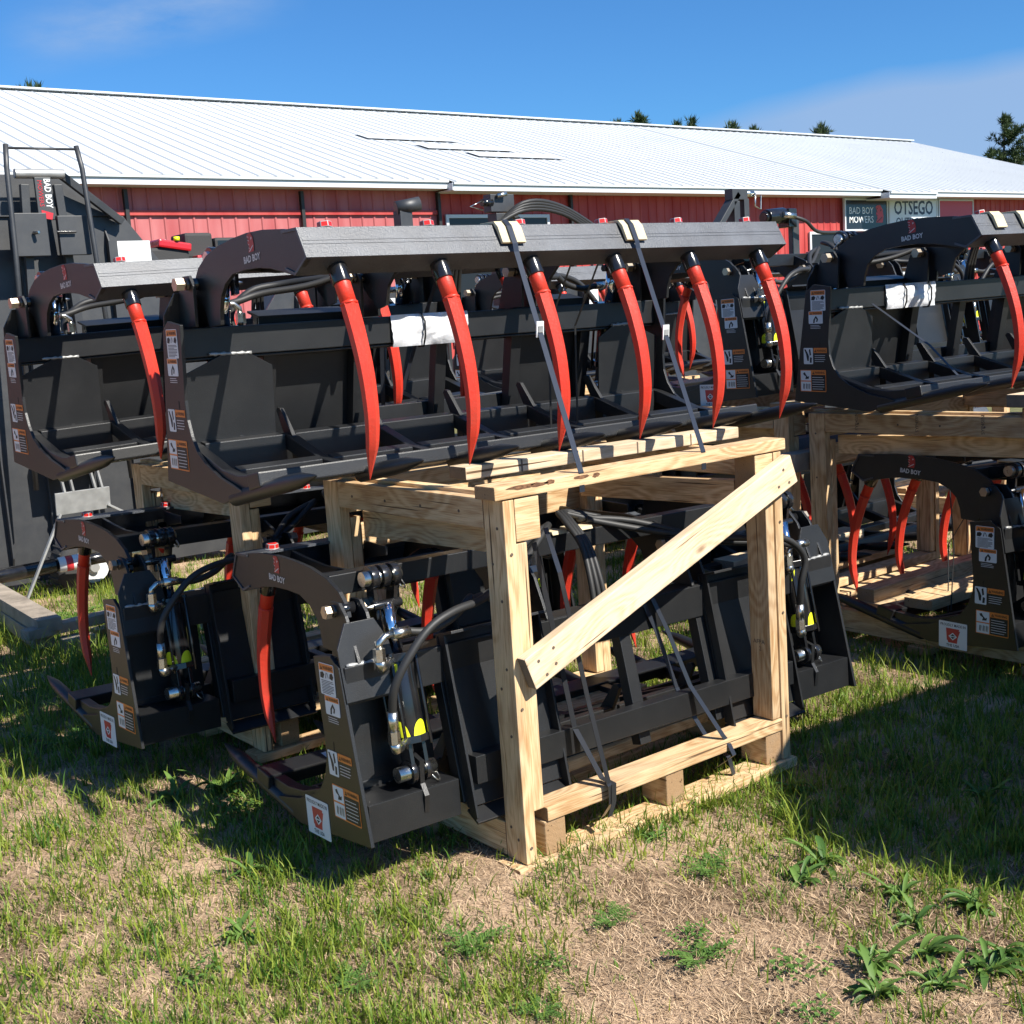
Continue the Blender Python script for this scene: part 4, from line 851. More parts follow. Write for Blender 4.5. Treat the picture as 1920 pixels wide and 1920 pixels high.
def topband(label, i, x, end, sag=.0, xs=0, buck=.5):
    a = [gl(i, x, .66, .706), gl(i, x, .785, .7225), gl(i, x, .860, .7225), gl(i, x, .880, .704), gl(i, x, .902, .652), gl(i, x, .906, .628)]
    e = Vector(end); p0 = a[-1]; mid = [p0.lerp(e, k)+Vector((xs*sin(pi*k), -sag*sin(pi*k), 0)) for k in (.25, .5, .75)]
    o = band(label, a+mid+[e, e+Vector((0, .0, -.055))]); pp = p0.lerp(e, buck)+Vector((xs*sin(pi*buck), -sag*sin(pi*buck)-.003, 0)); clip(o, pp, 0.1); return o
topband('left band running from the padded beam down to the nearest crate cap', 0, -.255, (2.243, 2.565, 1.168), 0, .0, .36)
topband('right band running from the padded beam down to the nearest crate cap', 0, .22, (2.735, 2.565, 1.168), 0, .0, .42)
def pad(label, i, x, back=False, w=.085):
    m = MB(); P = [(.790, .7115), (.853, .7115), (.868, .690), (.886, .652), (.895, .656), (.875, .702), (.858, .7185), (.790, .7185)]
    if back: P = [(.265, .688), (.275, .691), (.335, .691), (.341, .66), (.349, .66), (.343, .699), (.27, .699)]
    m.prism(yz(P), 0, x-w/2, x+w/2, 'pad'); o = m.build('edge_pad', None, .0015); o.matrix_world = grapples[i].matrix_world.copy()
    return tag(o, label, 'pad', 'corner pads under the bands')
pad('cream pad under the left band on the nearest upper beam', 0, -.25); pad('cream pad under the right band on the nearest upper beam', 0, .23)
pad('cream pad on the torque tube of the grapple in the nearest crate', 1, -.0-.02, True, .075); pad('second cream pad on the torque tube of the grapple in the nearest crate', 1, .10-.02, True, .06)
pad('cream pad on the beam at the right edge of the picture', 2, -.62, False, .09); pad('cream pad just left of the one at the right edge', 2, -.80, False, .06)
pad('cream pad on the torque tube of the lower right grapple', 3, .62, True, .09)
pad('cream pad on the beam of the turned grapple between the upper ones', 6, .60)
band('band looped over the low rail of the nearest crate on the left', [(2.23, 2.72, 1.0), (2.215, 2.65, .88), (2.25, 2.60, .50), (2.268, 2.552, .258), (2.27, 2.549, .252), (2.27, 2.549, .197), (2.28, 2.60, .14), (2.29, 2.68, .10)], .02, (1, .2, 0), 'bandblack')
band('second leg of the left band in the nearest crate, slightly twisted', [(2.20, 2.74, .96), (2.235, 2.72, .70), (2.26, 2.68, .40), (2.285, 2.60, .258), (2.285, 2.549, .253), (2.278, 2.546, .20), (2.255, 2.54, .165)], .02, (1, .1, 0), 'bandblack')
band('right band in the nearest crate hanging from the frame to the low rail', [(2.68, 2.76, .70), (2.70, 2.72, .60), (2.73, 2.66, .42), (2.785, 2.58, .258), (2.80, 2.574, .236), (2.80, 2.549, .197), (2.79, 2.62, .14)], .02, (1, .15, 0), 'bandblack')
band('bluish second leg of the right band in the nearest crate', [(2.63, 2.77, .73), (2.68, 2.75, .60), (2.73, 2.72, .40), (2.79, 2.66, .24), (2.83, 2.60, .17), (2.85, 2.60, .105)], .02, (1, .15, 0))
for k, (x, lb) in enumerate(((.24, 'thin black band dropping through the nearest upper grapple, left of the pair'), (.36, 'thin black band dropping through the nearest upper grapple, right of the pair'))):
    band(lb, [gl(0, x, .60, .66), gl(0, x-.02, .45, .40), gl(0, x-.01, .42, .05)], .008, (1, 0, 0), 'ink', 'thin_band')
band('grey band inside the second upper grapple seen behind the document bag', [gl(4, .30, .76, .60), gl(4, .34, .62, .30), gl(4, .40, .50, .02)])
band('dark band crossing the open frame of the nearest upper grapple', [gl(4, .62, .70, .62), gl(4, .56, .55, .30), gl(4, .50, .45, .02)])
band('grey band leading down from the turned grapple to its ratchet', [gl(6, .60, .89, .63), gl(6, .3, .6, .3), gl(6, .1, .4, .05)])
band('grey band inside the upper right grapple with a hook at its foot', [gl(2, -.72, .20, .40), gl(2, -.50, .32, .20), gl(2, -.42, .40, .06)])
band('black band hanging in the lower right crate behind the logo arm', [gl(3, .70, .55, .64), gl(3, .72, .50, .3), gl(3, .80, .45, .05)], .008, (1, 0, 0), 'ink', 'thin_band')
band('black band crossing another one in the lower right crate', [gl(3, .45, .50, .64), gl(3, .62, .60, .3), gl(3, .75, .50, .0)], .008, (1, 0, 0), 'ink', 'thin_band')

# ------------------------------------------------------------------ document bags on the upper back beams
def docbag(label, i, x0, x1):
    m = MB(); nx, nz = 26, 12; f0 = rear(.42)+.087; vs = []
    for j in range(nz+1):
        for k in range(nx+1):
            u, v = k/nx, j/nz; th = .018*(sin(pi*min(max(v, .02), .98))**.4)*(sin(pi*min(max(u, .02), .98))**.25)
            th += .004*sin(9*u+6*v)+.0025*sin(23*u-11*v+3*sin(7*v))+.0012*random.random()
            vs.append((x0+(x1-x0)*u, -(f0+max(th, .001)), .37+.108*v))
    m.faces(vs, [(j*(nx+1)+k, j*(nx+1)+k+1, (j+1)*(nx+1)+k+1, (j+1)*(nx+1)+k) for j in range(nz) for k in range(nx)], 'bag', True)
    m.b2((x0+.004, -(f0+.001), .372), (x1-.004, -(f0+.0002), .474), 'white')
    o = m.build('document_bag'); o.matrix_world = grapples[i].matrix_world.copy(); tag(o, label, 'plastic bag')
    t = MB()
    for q in (.38,) if i == 0 else (.33, .84):
        x = x0+(x1-x0)*q; t.tube([(x, -(f0-.02), .482), (x, -(f0+.012), .480), (x+.003, -(f0+.027), .45), (x, -(f0+.027), .40), (x, -(f0+.012), .366), (x, -(f0-.02), .366)], .0035, 6, 'ink')
    t.build('cable_tie', o)
docbag('clear plastic bag of papers tied to the back beam of the nearest upper grapple', 0, -.235, .08)
docbag('white plastic bag with two black ties on the upper right grapple', 2, -.60, -.27)

# ------------------------------------------------------------------ rotary cutters parked upright behind
def make_cutter(label, X, Y, yaw=0, mast=True):
    t = empty('rotary_cutter', (X, Y, 0), (0, 0, yaw)); tag(t, label, 'rotary cutter', 'rotary cutters parked behind the grapples')
    m = MB()   # deck standing on its rear edge: outline in x,z
    P = [(-1.15, .12), (1.15, .12), (1.15, 1.62), (.80, 2.10), (.55, 2.44), (-.55, 2.44), (-.80, 2.10), (-1.15, 1.62)]
    m.prism(P, 1, 0, .012, 'deck'); m.build('deck', t, .002)
    m = MB(); 
    for a, b in zip(P, P[1:]+P[:1]): m.faces([(a[0], .012, a[1]), (b[0], .012, b[1]), (b[0], .20, b[1]), (a[0], .20, a[1])], [(0, 1, 2, 3)], 'deck')
    m.build('skirt', t)
    m = MB()
    for x in (-.42, -.15, .15, .42): m.prism([(0, .2), (0, 2.36), (-.06, 2.28), (-.06, .3)], 0, x-.005, x+.005, 'deck')
    m.build('deck_rib', t, .001)
    m = MB(); m.b2((-.17, -.30, .85), (.17, -.001, 1.12), 'deck'); m.cyl((0, -.30, .98), (0, -.42, .98), .06, 16, 'deck'); m.cyl((0, -.42, .98), (0, -.52, .98), .02, 10, 'zinc'); m.build('gearbox', t, .01)
    L = Label(); L.slab(-.11, -.15, .11, .15, 'white', 0, .001); L.lines(-.09, .09, -.13, .13, 9, 'silverink', .0013, .25)
    d = bpy.data.objects.new('instruction_label', L.mesh('instruction_label')); COL.objects.link(d); d.parent = t; d.matrix_local = Matrix.Translation((.60, -.001, 2.13)) @ Matrix(((1, 0, 0), (0, 0, -1), (0, 1, 0))).to_4x4()
    if mast:
        m = MB()
        for s in (-1, 1): m.bar((s*.18, -.10, .9), (s*.10, -.16, 2.62), .05, .05, 'deck', up=(0, 1, 0))
        m.b2((-.22, -.24, 2.18), (-.01, -.19, 2.44), 'deck'); m.b2((.05, -.26, 2.18), (.24, -.21, 2.42), 'deck'); m.cyl((-.16, -.2, 2.68), (.14, -.2, 2.68), .03, 12, 'greysteel')
        m.prism([(-.55, 2.44), (.50, 2.44), (.16, 2.70), (-.55, 2.70)], 1, -.02, .02, 'deck')
        m.bar((.14, -.14, 2.68), (.52, -.05, 2.40), .045, .045, 'deck', up=(0, 1, 0)); m.cyl((-.1, -.25, 2.32), (-.08, -.29, 2.32), .012, 8, 'zinc'); m.cyl((.03, -.28, 2.32), (.15, -.28, 2.32), .008, 8, 'zinc'); m.build('hitch_mast', t, .003)
        m = MB()
        for s in (-1, 1): m.tube([(s*.30, -.34, .75), (s*.24, -.32, 2.2), (s*.225, -.30, 2.7), (s*.21, -.28, 2.84)], .0165, 8, 'deck')
        m.tube([(-.21, -.28, 2.82), (.21, -.28, 2.82)], .008, 6, 'deck'); m.build('lift_arm', t)
        m = MB(); m.b2((-.05, -.22, 2.40), (.05, -.19, 2.66), 'deck'); hm = m.build('hydraulic_housing', t, .004)
        L = Label(); L.text('BAD BOY', 0, .005, .055, 'white', .0004, .18, bold=.02); L.text('MOWERS', .01, -.035, .04, 'signred', .0004, .16); L.poly([(.19, -.03), (.24, -.03), (.25, .03), (.21, .04)], 'signred', .0004)
        d = bpy.data.objects.new('maker_logo', L.mesh('maker_logo')); COL.objects.link(d); d.parent = hm; d.matrix_local = Matrix.Translation((-.0, -.2215, 2.65)) @ (Matrix(((1, 0, 0), (0, 0, -1), (0, 1, 0))) @ Matrix.Rotation(-pi/2, 3, 'Z')).to_4x4()
    return t
def bigdeck():
    c1 = make_cutter('tall black rotary cutter standing upright with its hitch mast at far left', 2.68, 8.15, radians(-3))
    return c1
cut1 = bigdeck()
c = copy_tree(cut1); c.location = (.9, 9.1, -.02); c.rotation_euler = (0, 0, radians(-8)); tag(c, 'black rotary cutter at the very left edge, partly behind the one with the tall mast')
for (x, y, yw, lb) in ((4.9, 8.3, 0, 'black upright rotary cutter seen through the frame of the nearest upper grapple'), (7.1, 8.4, 3, 'black upright rotary cutter behind the middle of the upper beams'), (9.3, 8.2, 0, 'black upright rotary cutter behind the gap between the upper grapples'), (11.6, 8.2, 0, 'black upright rotary cutter behind the right upper grapple')):
    t = make_cutter(lb, x, y, radians(yw), False); t.scale = (.85, 1, .80)
# PTO shaft, tyre and stand in front of the left cutter
t = empty('drive_shaft', (2.25, 7.6, 0)); tag(t, 'black and silver drive shaft lying low in front of the left cutter', 'drive shaft')
m = MB(); m.cyl((-.75, .1, .27), (.10, .0, .30), .045, 18, 'gloss'); m.build('shield_tube', t)
m = MB(); m.cyl((.10, .0, .30), (.55, -.06, .315), .037, 18, 'gloss'); m.cyl((-.95, .12, .265), (-.75, .1, .27), .06, 14, 'greysteel', r1=.045); m.cyl((.55, -.06, .315), (.68, -.08, .32), .05, 14, 'zinc'); m.build('yoke', t)
m = MB(); m.cyl((.12, .0, .3005), (.30, -.024, .307), .0465, 18, 'white'); m.cyl((.16, -.006, .302), (.20, -.011, .3035), .0475, 18, 'signred'); m.build('warning_wrap', t)
t = empty('gauge_wheel', (2.64, 7.85, -.02)); tag(t, 'ribbed black gauge wheel on the ground behind the low left grapple', 'wheel')
m = MB(); 
prof = [(.10, -.11), (.19, -.11), (.225, -.095), (.235, -.06), (.238, 0), (.235, .06), (.225, .095), (.19, .11), (.10, .11)]
N = 28; vs = [(r*cos(2*pi*k/N), y, .24+r*sin(2*pi*k/N)) for k in range(N) for r, y in prof]; q = len(prof)
m.faces(vs, [(k*q+j, k*q+j+1, ((k+1) % N)*q+j+1, ((k+1) % N)*q+j) for k in range(N) for j in range(q-1)], 'tyre', True)
for k in range(36): a = 2*pi*k/36; m.bar((.236*cos(a), -.09, .24+.236*sin(a)), (.236*cos(a), .09, .24+.236*sin(a)), .010, .012, 'tyre', up=(cos(a), 0, sin(a)))
m.build('tyre', t)
m = MB(); m.cyl((0, -.08, .24), (0, .08, .24), .10, 18, 'white'); m.cyl((0, -.11, .24), (0, .11, .24), .03, 12, 'greysteel'); m.build('rim', t)
t = empty('parking_stand', (2.43, 7.2, -.06)); tag(t, 'bare grey steel stand with a bent plate under the second upper grapple', 'stand')
m = MB(); m.box((0, 0, .78), (.32, .012, .13), 'greysteel', Matrix.Rotation(.12, 3, 'X')); m.build('plate', t, .002)
m = MB()
for a, b in (((-.14, 0, .72), (-.40, -.02, .25)), ((-.40, -.02, .25), (-.38, -.02, .0)), ((.14, 0, .74), (.36, 0, .60)), ((-.36, -.02, .22), (.02, -.05, .0)), ((-.10, 0, .84), (-.14, 0, 1.15)), ((-.05, 0, .84), (-.09, 0, 1.15)), ((.08, 0, .84), (.03, 0, 1.15)), ((.12, 0, .84), (.07, 0, 1.15))): m.bar(a, b, .012, .028, 'greysteel', up=(0, 1, 0))
m.build('leg', t, .001)
m = MB(); m.cyl((-.20, 0, 1.0), (.10, 0, 1.02), .012, 12, 'zinc'); m.cyl((-.22, 0, 1.0), (-.17, 0, 1.0), .02, 8, 'zinc'); m.build('pin', t)
# weathered skid
t = empty('timber_skid', (1.85, 6.3, .07)); tag(t, 'weathered grey timber skid at the left edge in long grass', 'skid')
for a, b, w, h in (((.02, -.05, .165), (.10, 1.5, .165), .12, .07), ((.0, .0, .085), (.10, 1.5, .085), .10, .085), ((-.10, -.02, .135), (1.0, .14, .135), .09, .05), ((.06, -.06, .045), (.22, -.06, .045), .12, .09), ((.3, .15, .03), (1.0, .2, .03), .10, .05)):
    board('timber', a, b, w, h, 'weathered', parent=t)
# ------------------------------------------------------------------ things showing over the beams
def hitchpost(label, X, Y, z, s=1):
    t = empty('lift_post', (X, Y, 0)); tag(t, label, 'post')
    m = MB(); m.b2((-.055, -.05, .0), (.055, .05, z-.02), 'deck'); m.build('post', t, .006)
    m = MB(); vs_ = [(.075, -.055), (.075, .055)]
    m.tube([(-.06, 0, z), (.12, -.06, z+.03)], .052, 18, 'deck'); m.cyl((.1205, -.0602, z+.0301), (.1215, -.0605, z+.0302), .038, 18, 'ink'); m.build('tube_end', t)
hitchpost('black upright post with a round tube end over the left half of the beam', 5.36, 8.0, 2.48)
t = empty('top_hitch', (6.35, 8.1, 0)); tag(t, 'black hitch bracket with a pin above the middle of the beam', 'hitch')
m = MB(); m.b2((-.06, -.06, 1.7), (.06, .06, 2.45), 'deck'); m.b2((-.10, -.05, 2.46), (.14, .05, 2.60), 'deck'); m.bar((.15, 0, 2.45), (.45, 0, 2.2), .04, .04, 'deck', up=(0, 1, 0)); m.build('bracket', t, .005)
m = MB(); m.cyl((-.20, -.06, 2.53), (-.10, -.06, 2.53), .03, 12, 'gloss'); m.cyl((-.05, -.07, 2.58), (.03, -.09, 2.60), .02, 10, 'zinc'); m.tube([(-.20, -.06, 2.54), (-.32, -.06, 2.50), (-.19, -.06, 2.47)], .006, 6, 'zinc'); m.build('pin', t)
t = empty('hose_coil', (6.6, 8.0, 0)); tag(t, 'coil of black hoses lying over the middle cutter below the hitch bracket', 'hoses')
for k in range(4): m = MB(); m.tube(spline([(-.45+.05*k, .05*k, 2.30), (-.1, -.05, 2.46+.02*k), (.35, .0, 2.44+.02*k), (.75+.04*k, .05, 2.28)], 6), .018, 8, 'rubber'); m.build('hose', t)
t = empty('a_frame_hitch', (9.1, 8.0, 0)); tag(t, 'black A-frame hitch with a sloping brace above the right half of the beam', 'hitch')
m = MB(); m.bar((-.55, 0, 2.0), (.02, 0, 2.62), .06, .10, 'deck', up=(0, 1, 0)); m.b2((-.06, -.05, 2.1), (.02, .05, 2.55), 'deck'); m.b2((.08, -.05, 2.1), (.15, .05, 2.57), 'deck'); m.b2((-.08, -.05, 2.56), (.13, .05, 2.66), 'deck'); m.build('frame', t, .006)
m = MB(); m.cyl((.13, 0, 2.62), (.24, -.02, 2.62), .03, 12, 'zinc'); m.tube([(.24, -.05, 2.62), (.22, -.06, 2.5), (.30, -.06, 2.47), (.32, -.05, 2.6)], .008, 6, 'zinc'); m.build('pin', t)
m = MB(); m.b2((-.22, -.06, 2.12), (-.02, -.055, 2.35), 'white'); m.build('label', t)
t = empty('hydraulic_motor', (9.7, 8.0, 0)); tag(t, 'black hydraulic motor just right of the A-frame hitch', 'motor')
m = MB(); m.cyl((-.16, 0, 2.40), (.10, 0, 2.42), .075, 16, 'gloss'); m.cyl((-.2, 0, 2.40), (-.16, 0, 2.40), .055, 16, 'gloss'); m.b2((.10, -.07, 2.3), (.22, .07, 2.48), 'gloss'); m.b2((.2, -.03, 1.9), (.3, .03, 2.4), 'deck'); m.build('housing', t, .008)
m = MB(); m.cyl((.0, -.08, 2.42), (.14, -.11, 2.40), .03, 12, 'zinc'); m.tube(spline([(.1, -.1, 2.4), (.25, -.15, 2.35), (.5, -.1, 2.25), (1.0, -.0, 2.25)], 5), .018, 8, 'rubber'); m.build('fitting', t)
# mower engine and white racks
t = empty('mower_engine', (5.52, 12.0, .0)); tag(t, 'red and black mower engine showing above the second upper grapple', 'engine')
m = MB(); m.box((-0.4, 0, 2.42), (.42, .4, .20), 'tyre'); m.box((-0.02, 0.1, 2.54), (.30, .36, .26), 'tyre'); m.box((0.3, 0.1, 2.52), (.30, .36, .20), 'gloss'); m.box((-0.32, 0, 2.22), (.6, .5, .3), 'tyre'); m.build('body', t, .03)
m = MB(); m.box((-0.34, -0.05, 2.54), (.34, .36, .08), 'redplastic', Matrix.Rotation(.15, 3, 'Y')); m.box((0.02, -0.1, 2.38), (.26, .2, .12), 'redplastic'); m.box((0, -0.12, 2.28), (.16, .2, .12), 'redplastic'); m.build('shroud', t, .02)
m = MB(); m.cyl((-.32, -.22, 2.58), (-.32, -.22, 2.62), .03, 12, 'yellow'); m.tube([(.26, -.2, 2.2), (.27, -.2, 2.5), (.33, -.2, 2.54), (.39, -.2, 2.48), (.42, -.2, 2.2)], .022, 8, 'chrome'); m.build('exhaust', t)
def rack(label, x0, x1, Y, z, dx):
    t = empty('pipe_rack', (x0, Y, 0)); tag(t, label, 'rack'); m = MB(); m.tube([(0, 0, z), (x1-x0, 0, z)], .03, 8, 'fascia')
    for x in dx: m.tube([(x, 0, 0), (x, 0, z+.04)], .03, 8, 'fascia')
    m.build('frame', t)
rack('white pipe rack rail in front of the red wall, left of the mower engine', 5.3, 7.9, 15.5, 2.63, (0.05, 2.55))
rack('white pipe rack standing over the mower engine, higher than the other rail', 6.0, 9.3, 14.0, 2.74, (.02, .42, 3.25))
t = empty('yard_light', (16.5, 17.7, 0)); tag(t, 'small round white lamp low on the barn wall above the beam', 'lamp')
m = MB(); 
for k in range(7): a0, a1 = pi*k/7-pi/2, pi*(k+1)/7-pi/2; m.tube([(0, -.1, 3.02+.12*sin(a0)), (0, -.1, 3.02+.12*sin(a1))], [max(.12*cos(a0), .002), max(.12*cos(a1), .002)], 14, 'white', caps=False)
m.build('globe', t); m = MB(); m.b2((-.05, -.1, 2.82), (.05, .16, 2.9), 'greysteel'); m.build('bracket', t)

# out-of-frame deck, added and shaped to cast the shadow on the right-hand grass
t = make_cutter('black upright shadow caster in rotary cutter form, added out of view to the right of the camera', 4.21, .77, radians(-3), False); t.scale = (1.1, 1, .78)

# ------------------------------------------------------------------ ground cover
def field(x, y, seed, s):
    r = np.random.default_rng(seed); v = np.zeros_like(x)
    for k in range(7):
        a, b, c, d = r.uniform(-1, 1, 4); f = s*(1.6**(k % 4)); v += np.sin(f*(a*x+b*y)*3+6*c+1.3*np.sin(f*(b*x-a*y)+d*6))/(1+.35*k)
    return v/2.2
# greener and barer places: (x, y, radius, amount)
GREEN = [(1.40, 2.75, .25, .5), (1.25, 2.6, .25, .25), (1.0, 3.4, .4, .1), (1.6, 2.35, .2, .35), (2.2, 2.55, .25, .25), (3.3, 2.55, .5, .8), (4.2, 2.9, .6, 1.0), (3.8, 2.2, .5, .9), (1.5, 3.9, .4, .5), (1.7, 5.2, .8, .9), (1.8, 6.3, 1.0, 1.2), (4.0, 3.6, .7, 1.2), (3.9, 4.6, 1.0, 1.2), (4.3, 6, 1.8, 1.2), (1.9, 3.4, .3, .2), (1.0, 2.9, .3, .3), (3.4, 1.9, .35, .5)]
BARE = [(1.2, 4.3, .4, .5), (1.35, 3.6, .2, .4), (1.0, 2.9, .25, .2), (2.4, 2.1, .25, .2), (1.75, 1.95, .3, .6), (2.1, 2.35, .15, .3), (1.2, 2.5, .15, .5), (2.6, 2.25, .15, .3), (1.45, 4.2, .3, .7), (1.9, 2.9, .2, .8), (1.6, 2.45, .2, .4), (2.0, 1.6, .3, .6), (2.5, 3.4, .7, .6), (1.25, 3.15, .12, .4)]
def density(x, y):
    d = .60+.30*field(x, y, 3, 1.5)+.36*field(x, y, 8, 4.5)
    for a, b, r, k in GREEN: d += k*np.exp(-((x-a)**2+(y-b)**2)/(2*r*r))*.8
    for a, b, r, k in BARE: d -= k*np.exp(-((x-a)**2+(y-b)**2)/(2*r*r))*.8
    return np.clip(d, 0.02, 1.3)
def sample(n, r):
    """random ground points over the yard, thicker where the lawn is nearer the crates' front"""
    dist = 1.9+9.5*r.random(n)**1.9; a = radians(52)+radians(29)*(2*r.random(n)-1)
    return dist*np.cos(a), dist*np.sin(a), dist
def strands(name, P, hgts, width, lean, az, segs, tones, material, curl=1.0, zoff=0.0):
    n = len(P); k = segs+1; t = np.linspace(0, 1, k)[None, :]
    dx, dy = np.cos(az)[:, None], np.sin(az)[:, None]
    out = (lean*hgts)[:, None]*t**(1+curl); zz = hgts[:, None]*np.sqrt(np.clip(1-(lean[:, None]*.9)**2, .02, 1))*t*(1-.25*lean[:, None]*t)
    cx = P[:, 0:1]+dx*out; cy = P[:, 1:2]+dy*out; cz = P[:, 2:3]+zz+zoff
    w = (width[:, None]*(1-t**2*.96))/2
    sa = az+np.pi/2+rng.uniform(-.9, .9, n); sx, sy = np.cos(sa)[:, None], np.sin(sa)[:, None]
    L = np.stack([cx-sx*w, cy-sy*w, cz], -1); R = np.stack([cx+sx*w, cy+sy*w, cz], -1)
    v = np.stack([L, R], 2).reshape(-1, 3)
    b = (np.arange(n)*2*k)[:, None]; j = (np.arange(segs)*2)[None, :]
    f = np.stack([b+j, b+j+1, b+j+3, b+j+2], -1).reshape(-1, 4)
    me = bpy.data.meshes.new(name); me.vertices.add(len(v)); me.vertices.foreach_set('co', v.astype(np.float32).ravel())
    me.loops.add(f.size); me.loops.foreach_set('vertex_index', f.astype(np.int32).ravel())
    me.polygons.add(len(f)); me.polygons.foreach_set('loop_start', np.arange(0, f.size, 4, dtype=np.int32)); me.polygons.foreach_set('loop_total', np.full(len(f), 4, dtype=np.int32))
    me.update(calc_edges=True); me.polygons.foreach_set('use_smooth', [True]*len(f))
    at = me.attributes.new('tone', 'FLOAT', 'FACE'); at.data.foreach_set('value', np.repeat(tones, segs).astype(np.float32))
    me.materials.append(M[material]); o = bpy.data.objects.new(name, me); COL.objects.link(o); return o
def gz(x, y): return hgt(x, y)-.009
# tufts of grass
r = np.random.default_rng(11)
tx, ty, td = sample(21000, r); keep = r.random(len(tx)) < density(tx, ty)*.95; tx, ty, td = tx[keep], ty[keep], td[keep]
bl = r.integers(5, 16, len(tx)); idx = np.repeat(np.arange(len(tx)), bl); n = len(idx)
spread = r.uniform(.008, .05, len(tx))[idx]
px = tx[idx]+r.normal(size=n)*spread; py = ty[idx]+r.normal(size=n)*spread
hh = (r.uniform(.022, .068, len(tx))*(1+.7*np.clip(density(tx, ty)-.6, 0, 1)))[idx]*r.uniform(.45, 1.35, n)
hh *= 1+1.3*np.exp(-((px-1.85)**2+(py-6.2)**2)/1.6)
tone = np.clip((r.random(len(tx))*.75)[idx]+r.uniform(-.2, .35, n), 0, 1)
g = strands('grass', np.stack([px, py, gz(px, py)], 1), hh, r.uniform(.0028, .0062, n), r.uniform(.15, .85, n), r.uniform(0, 2*pi, n), 3, tone, 'grass')
tag(g, 'patchy green grass growing in tufts from the sandy soil', 'grass', kind='stuff')
# thin single blades in between
x_, y_, d_ = sample(60000, r); keep = r.random(len(x_)) < density(x_, y_)*.8; x_, y_ = x_[keep], y_[keep]; n = len(x_)
g = strands('grass', np.stack([x_, y_, gz(x_, y_)], 1), r.uniform(.015, .05, n), r.uniform(.002, .0045, n), r.uniform(.2, .9, n), r.uniform(0, 2*pi, n), 3, np.clip(r.random(n)*1.1, 0, 1), 'grass')
tag(g, 'sparse single grass blades between the tufts', 'grass', kind='stuff')
# dry thatch lying flat
x_, y_, d_ = sample(260000, r); q = 1.12-.45*density(x_, y_)+.2*field(x_, y_, 21, 3); keep = r.random(len(x_)) < q; x_, y_ = x_[keep], y_[keep]; n = len(x_)
g = strands('dry_thatch', np.stack([x_, y_, gz(x_, y_)+.001], 1), r.uniform(.012, .045, n), r.uniform(.0011, .0026, n), r.uniform(.86, 1.05, n), r.uniform(0, 2*pi, n), 2, r.random(n)**.8, 'straw', .25, .001)
tag(g, 'short dry straw thatch lying over the sandy soil', 'straw', kind='stuff')
# weeds: rosettes of broad leaves
def make_weed(kind, seed):
    rg = random.Random(seed); vs, fs, tn = [], [], []
    def leaf(a, L, wd, rise, droop, base=(0, 0, 0), fold=.15):
        k = 6; i0 = len(vs); d = Vector((cos(a), sin(a), 0)); s = Vector((-sin(a), cos(a), 0)); tone = rg.uniform(.1, .9)
        for j in range(k+1):
            t = j/k; c = Vector(base)+d*L*t*(1-.12*t)+Vector((0, 0, L*(rise*t-droop*t*t)))
            w = wd*(sin(pi*min(t*.92+.06, 1))**.8)*(.35 if t < .15 else 1)
            vs.extend([c-s*w+Vector((0, 0, w*fold*3)), c, c+s*w+Vector((0, 0, w*fold*3))])
        for j in range(k):
            for q in (0, 1): fs.append((i0+3*j+q, i0+3*j+q+1, i0+3*j+q+4, i0+3*j+q+3)); tn.append(tone)
    if kind == 0:
        for j in range(rg.randint(24, 34)): leaf(rg.uniform(0, 2*pi), rg.uniform(.03, .10)*(1 if j % 3 else 1.25), rg.uniform(.005, .011), rg.uniform(.1, 1.1), rg.uniform(.2, 1.0), (rg.gauss(0, .008), rg.gauss(0, .008), 0), rg.uniform(.05, .4))
    elif kind == 1:
        for j in range(80): b = (rg.gauss(0, .035), rg.gauss(0, .035), rg.uniform(.0, .035)); leaf(rg.uniform(0, 2*pi), rg.uniform(.010, .022), rg.uniform(.004, .007), rg.uniform(.1, .9), .3, b)
    else:
        for j in range(16):
            a = rg.uniform(0, 2*pi); L = rg.uniform(.05, .11)
            for q in range(7):
                t = (q+1)/7; b = (cos(a)*L*t, sin(a)*L*t, L*(.5*t-.25*t*t))
                for sd in (-1, 1): leaf(a+sd*rg.uniform(.7, 1.2), .026*(1.1-t*.6), .0035, .4, .2, b)
    me = bpy.data.meshes.new('leaves'); me.from_pydata([tuple(v) for v in vs], [], fs); me.polygons.foreach_set('use_smooth', [True]*len(fs))
    at = me.attributes.new('tone', 'FLOAT', 'FACE'); at.data.foreach_set('value', np.array(tn, dtype=np.float32)); me.materials.append(M['weed']); return me
def ground_at(px, py, z=0.07):
    d = r2*((px-960)/FPX)-u2*((py-960)/FPX)+fw; t = (z-H)/d.z; return d.x*t, d.y*t
WD = [(1660, 1820, 0, 1.3, 'broad-leaved weed beside the left crate corner'),]
WM = {k: [make_weed(k, 10*k+j) for j in range(3)] for k in (0, 1, 2)}
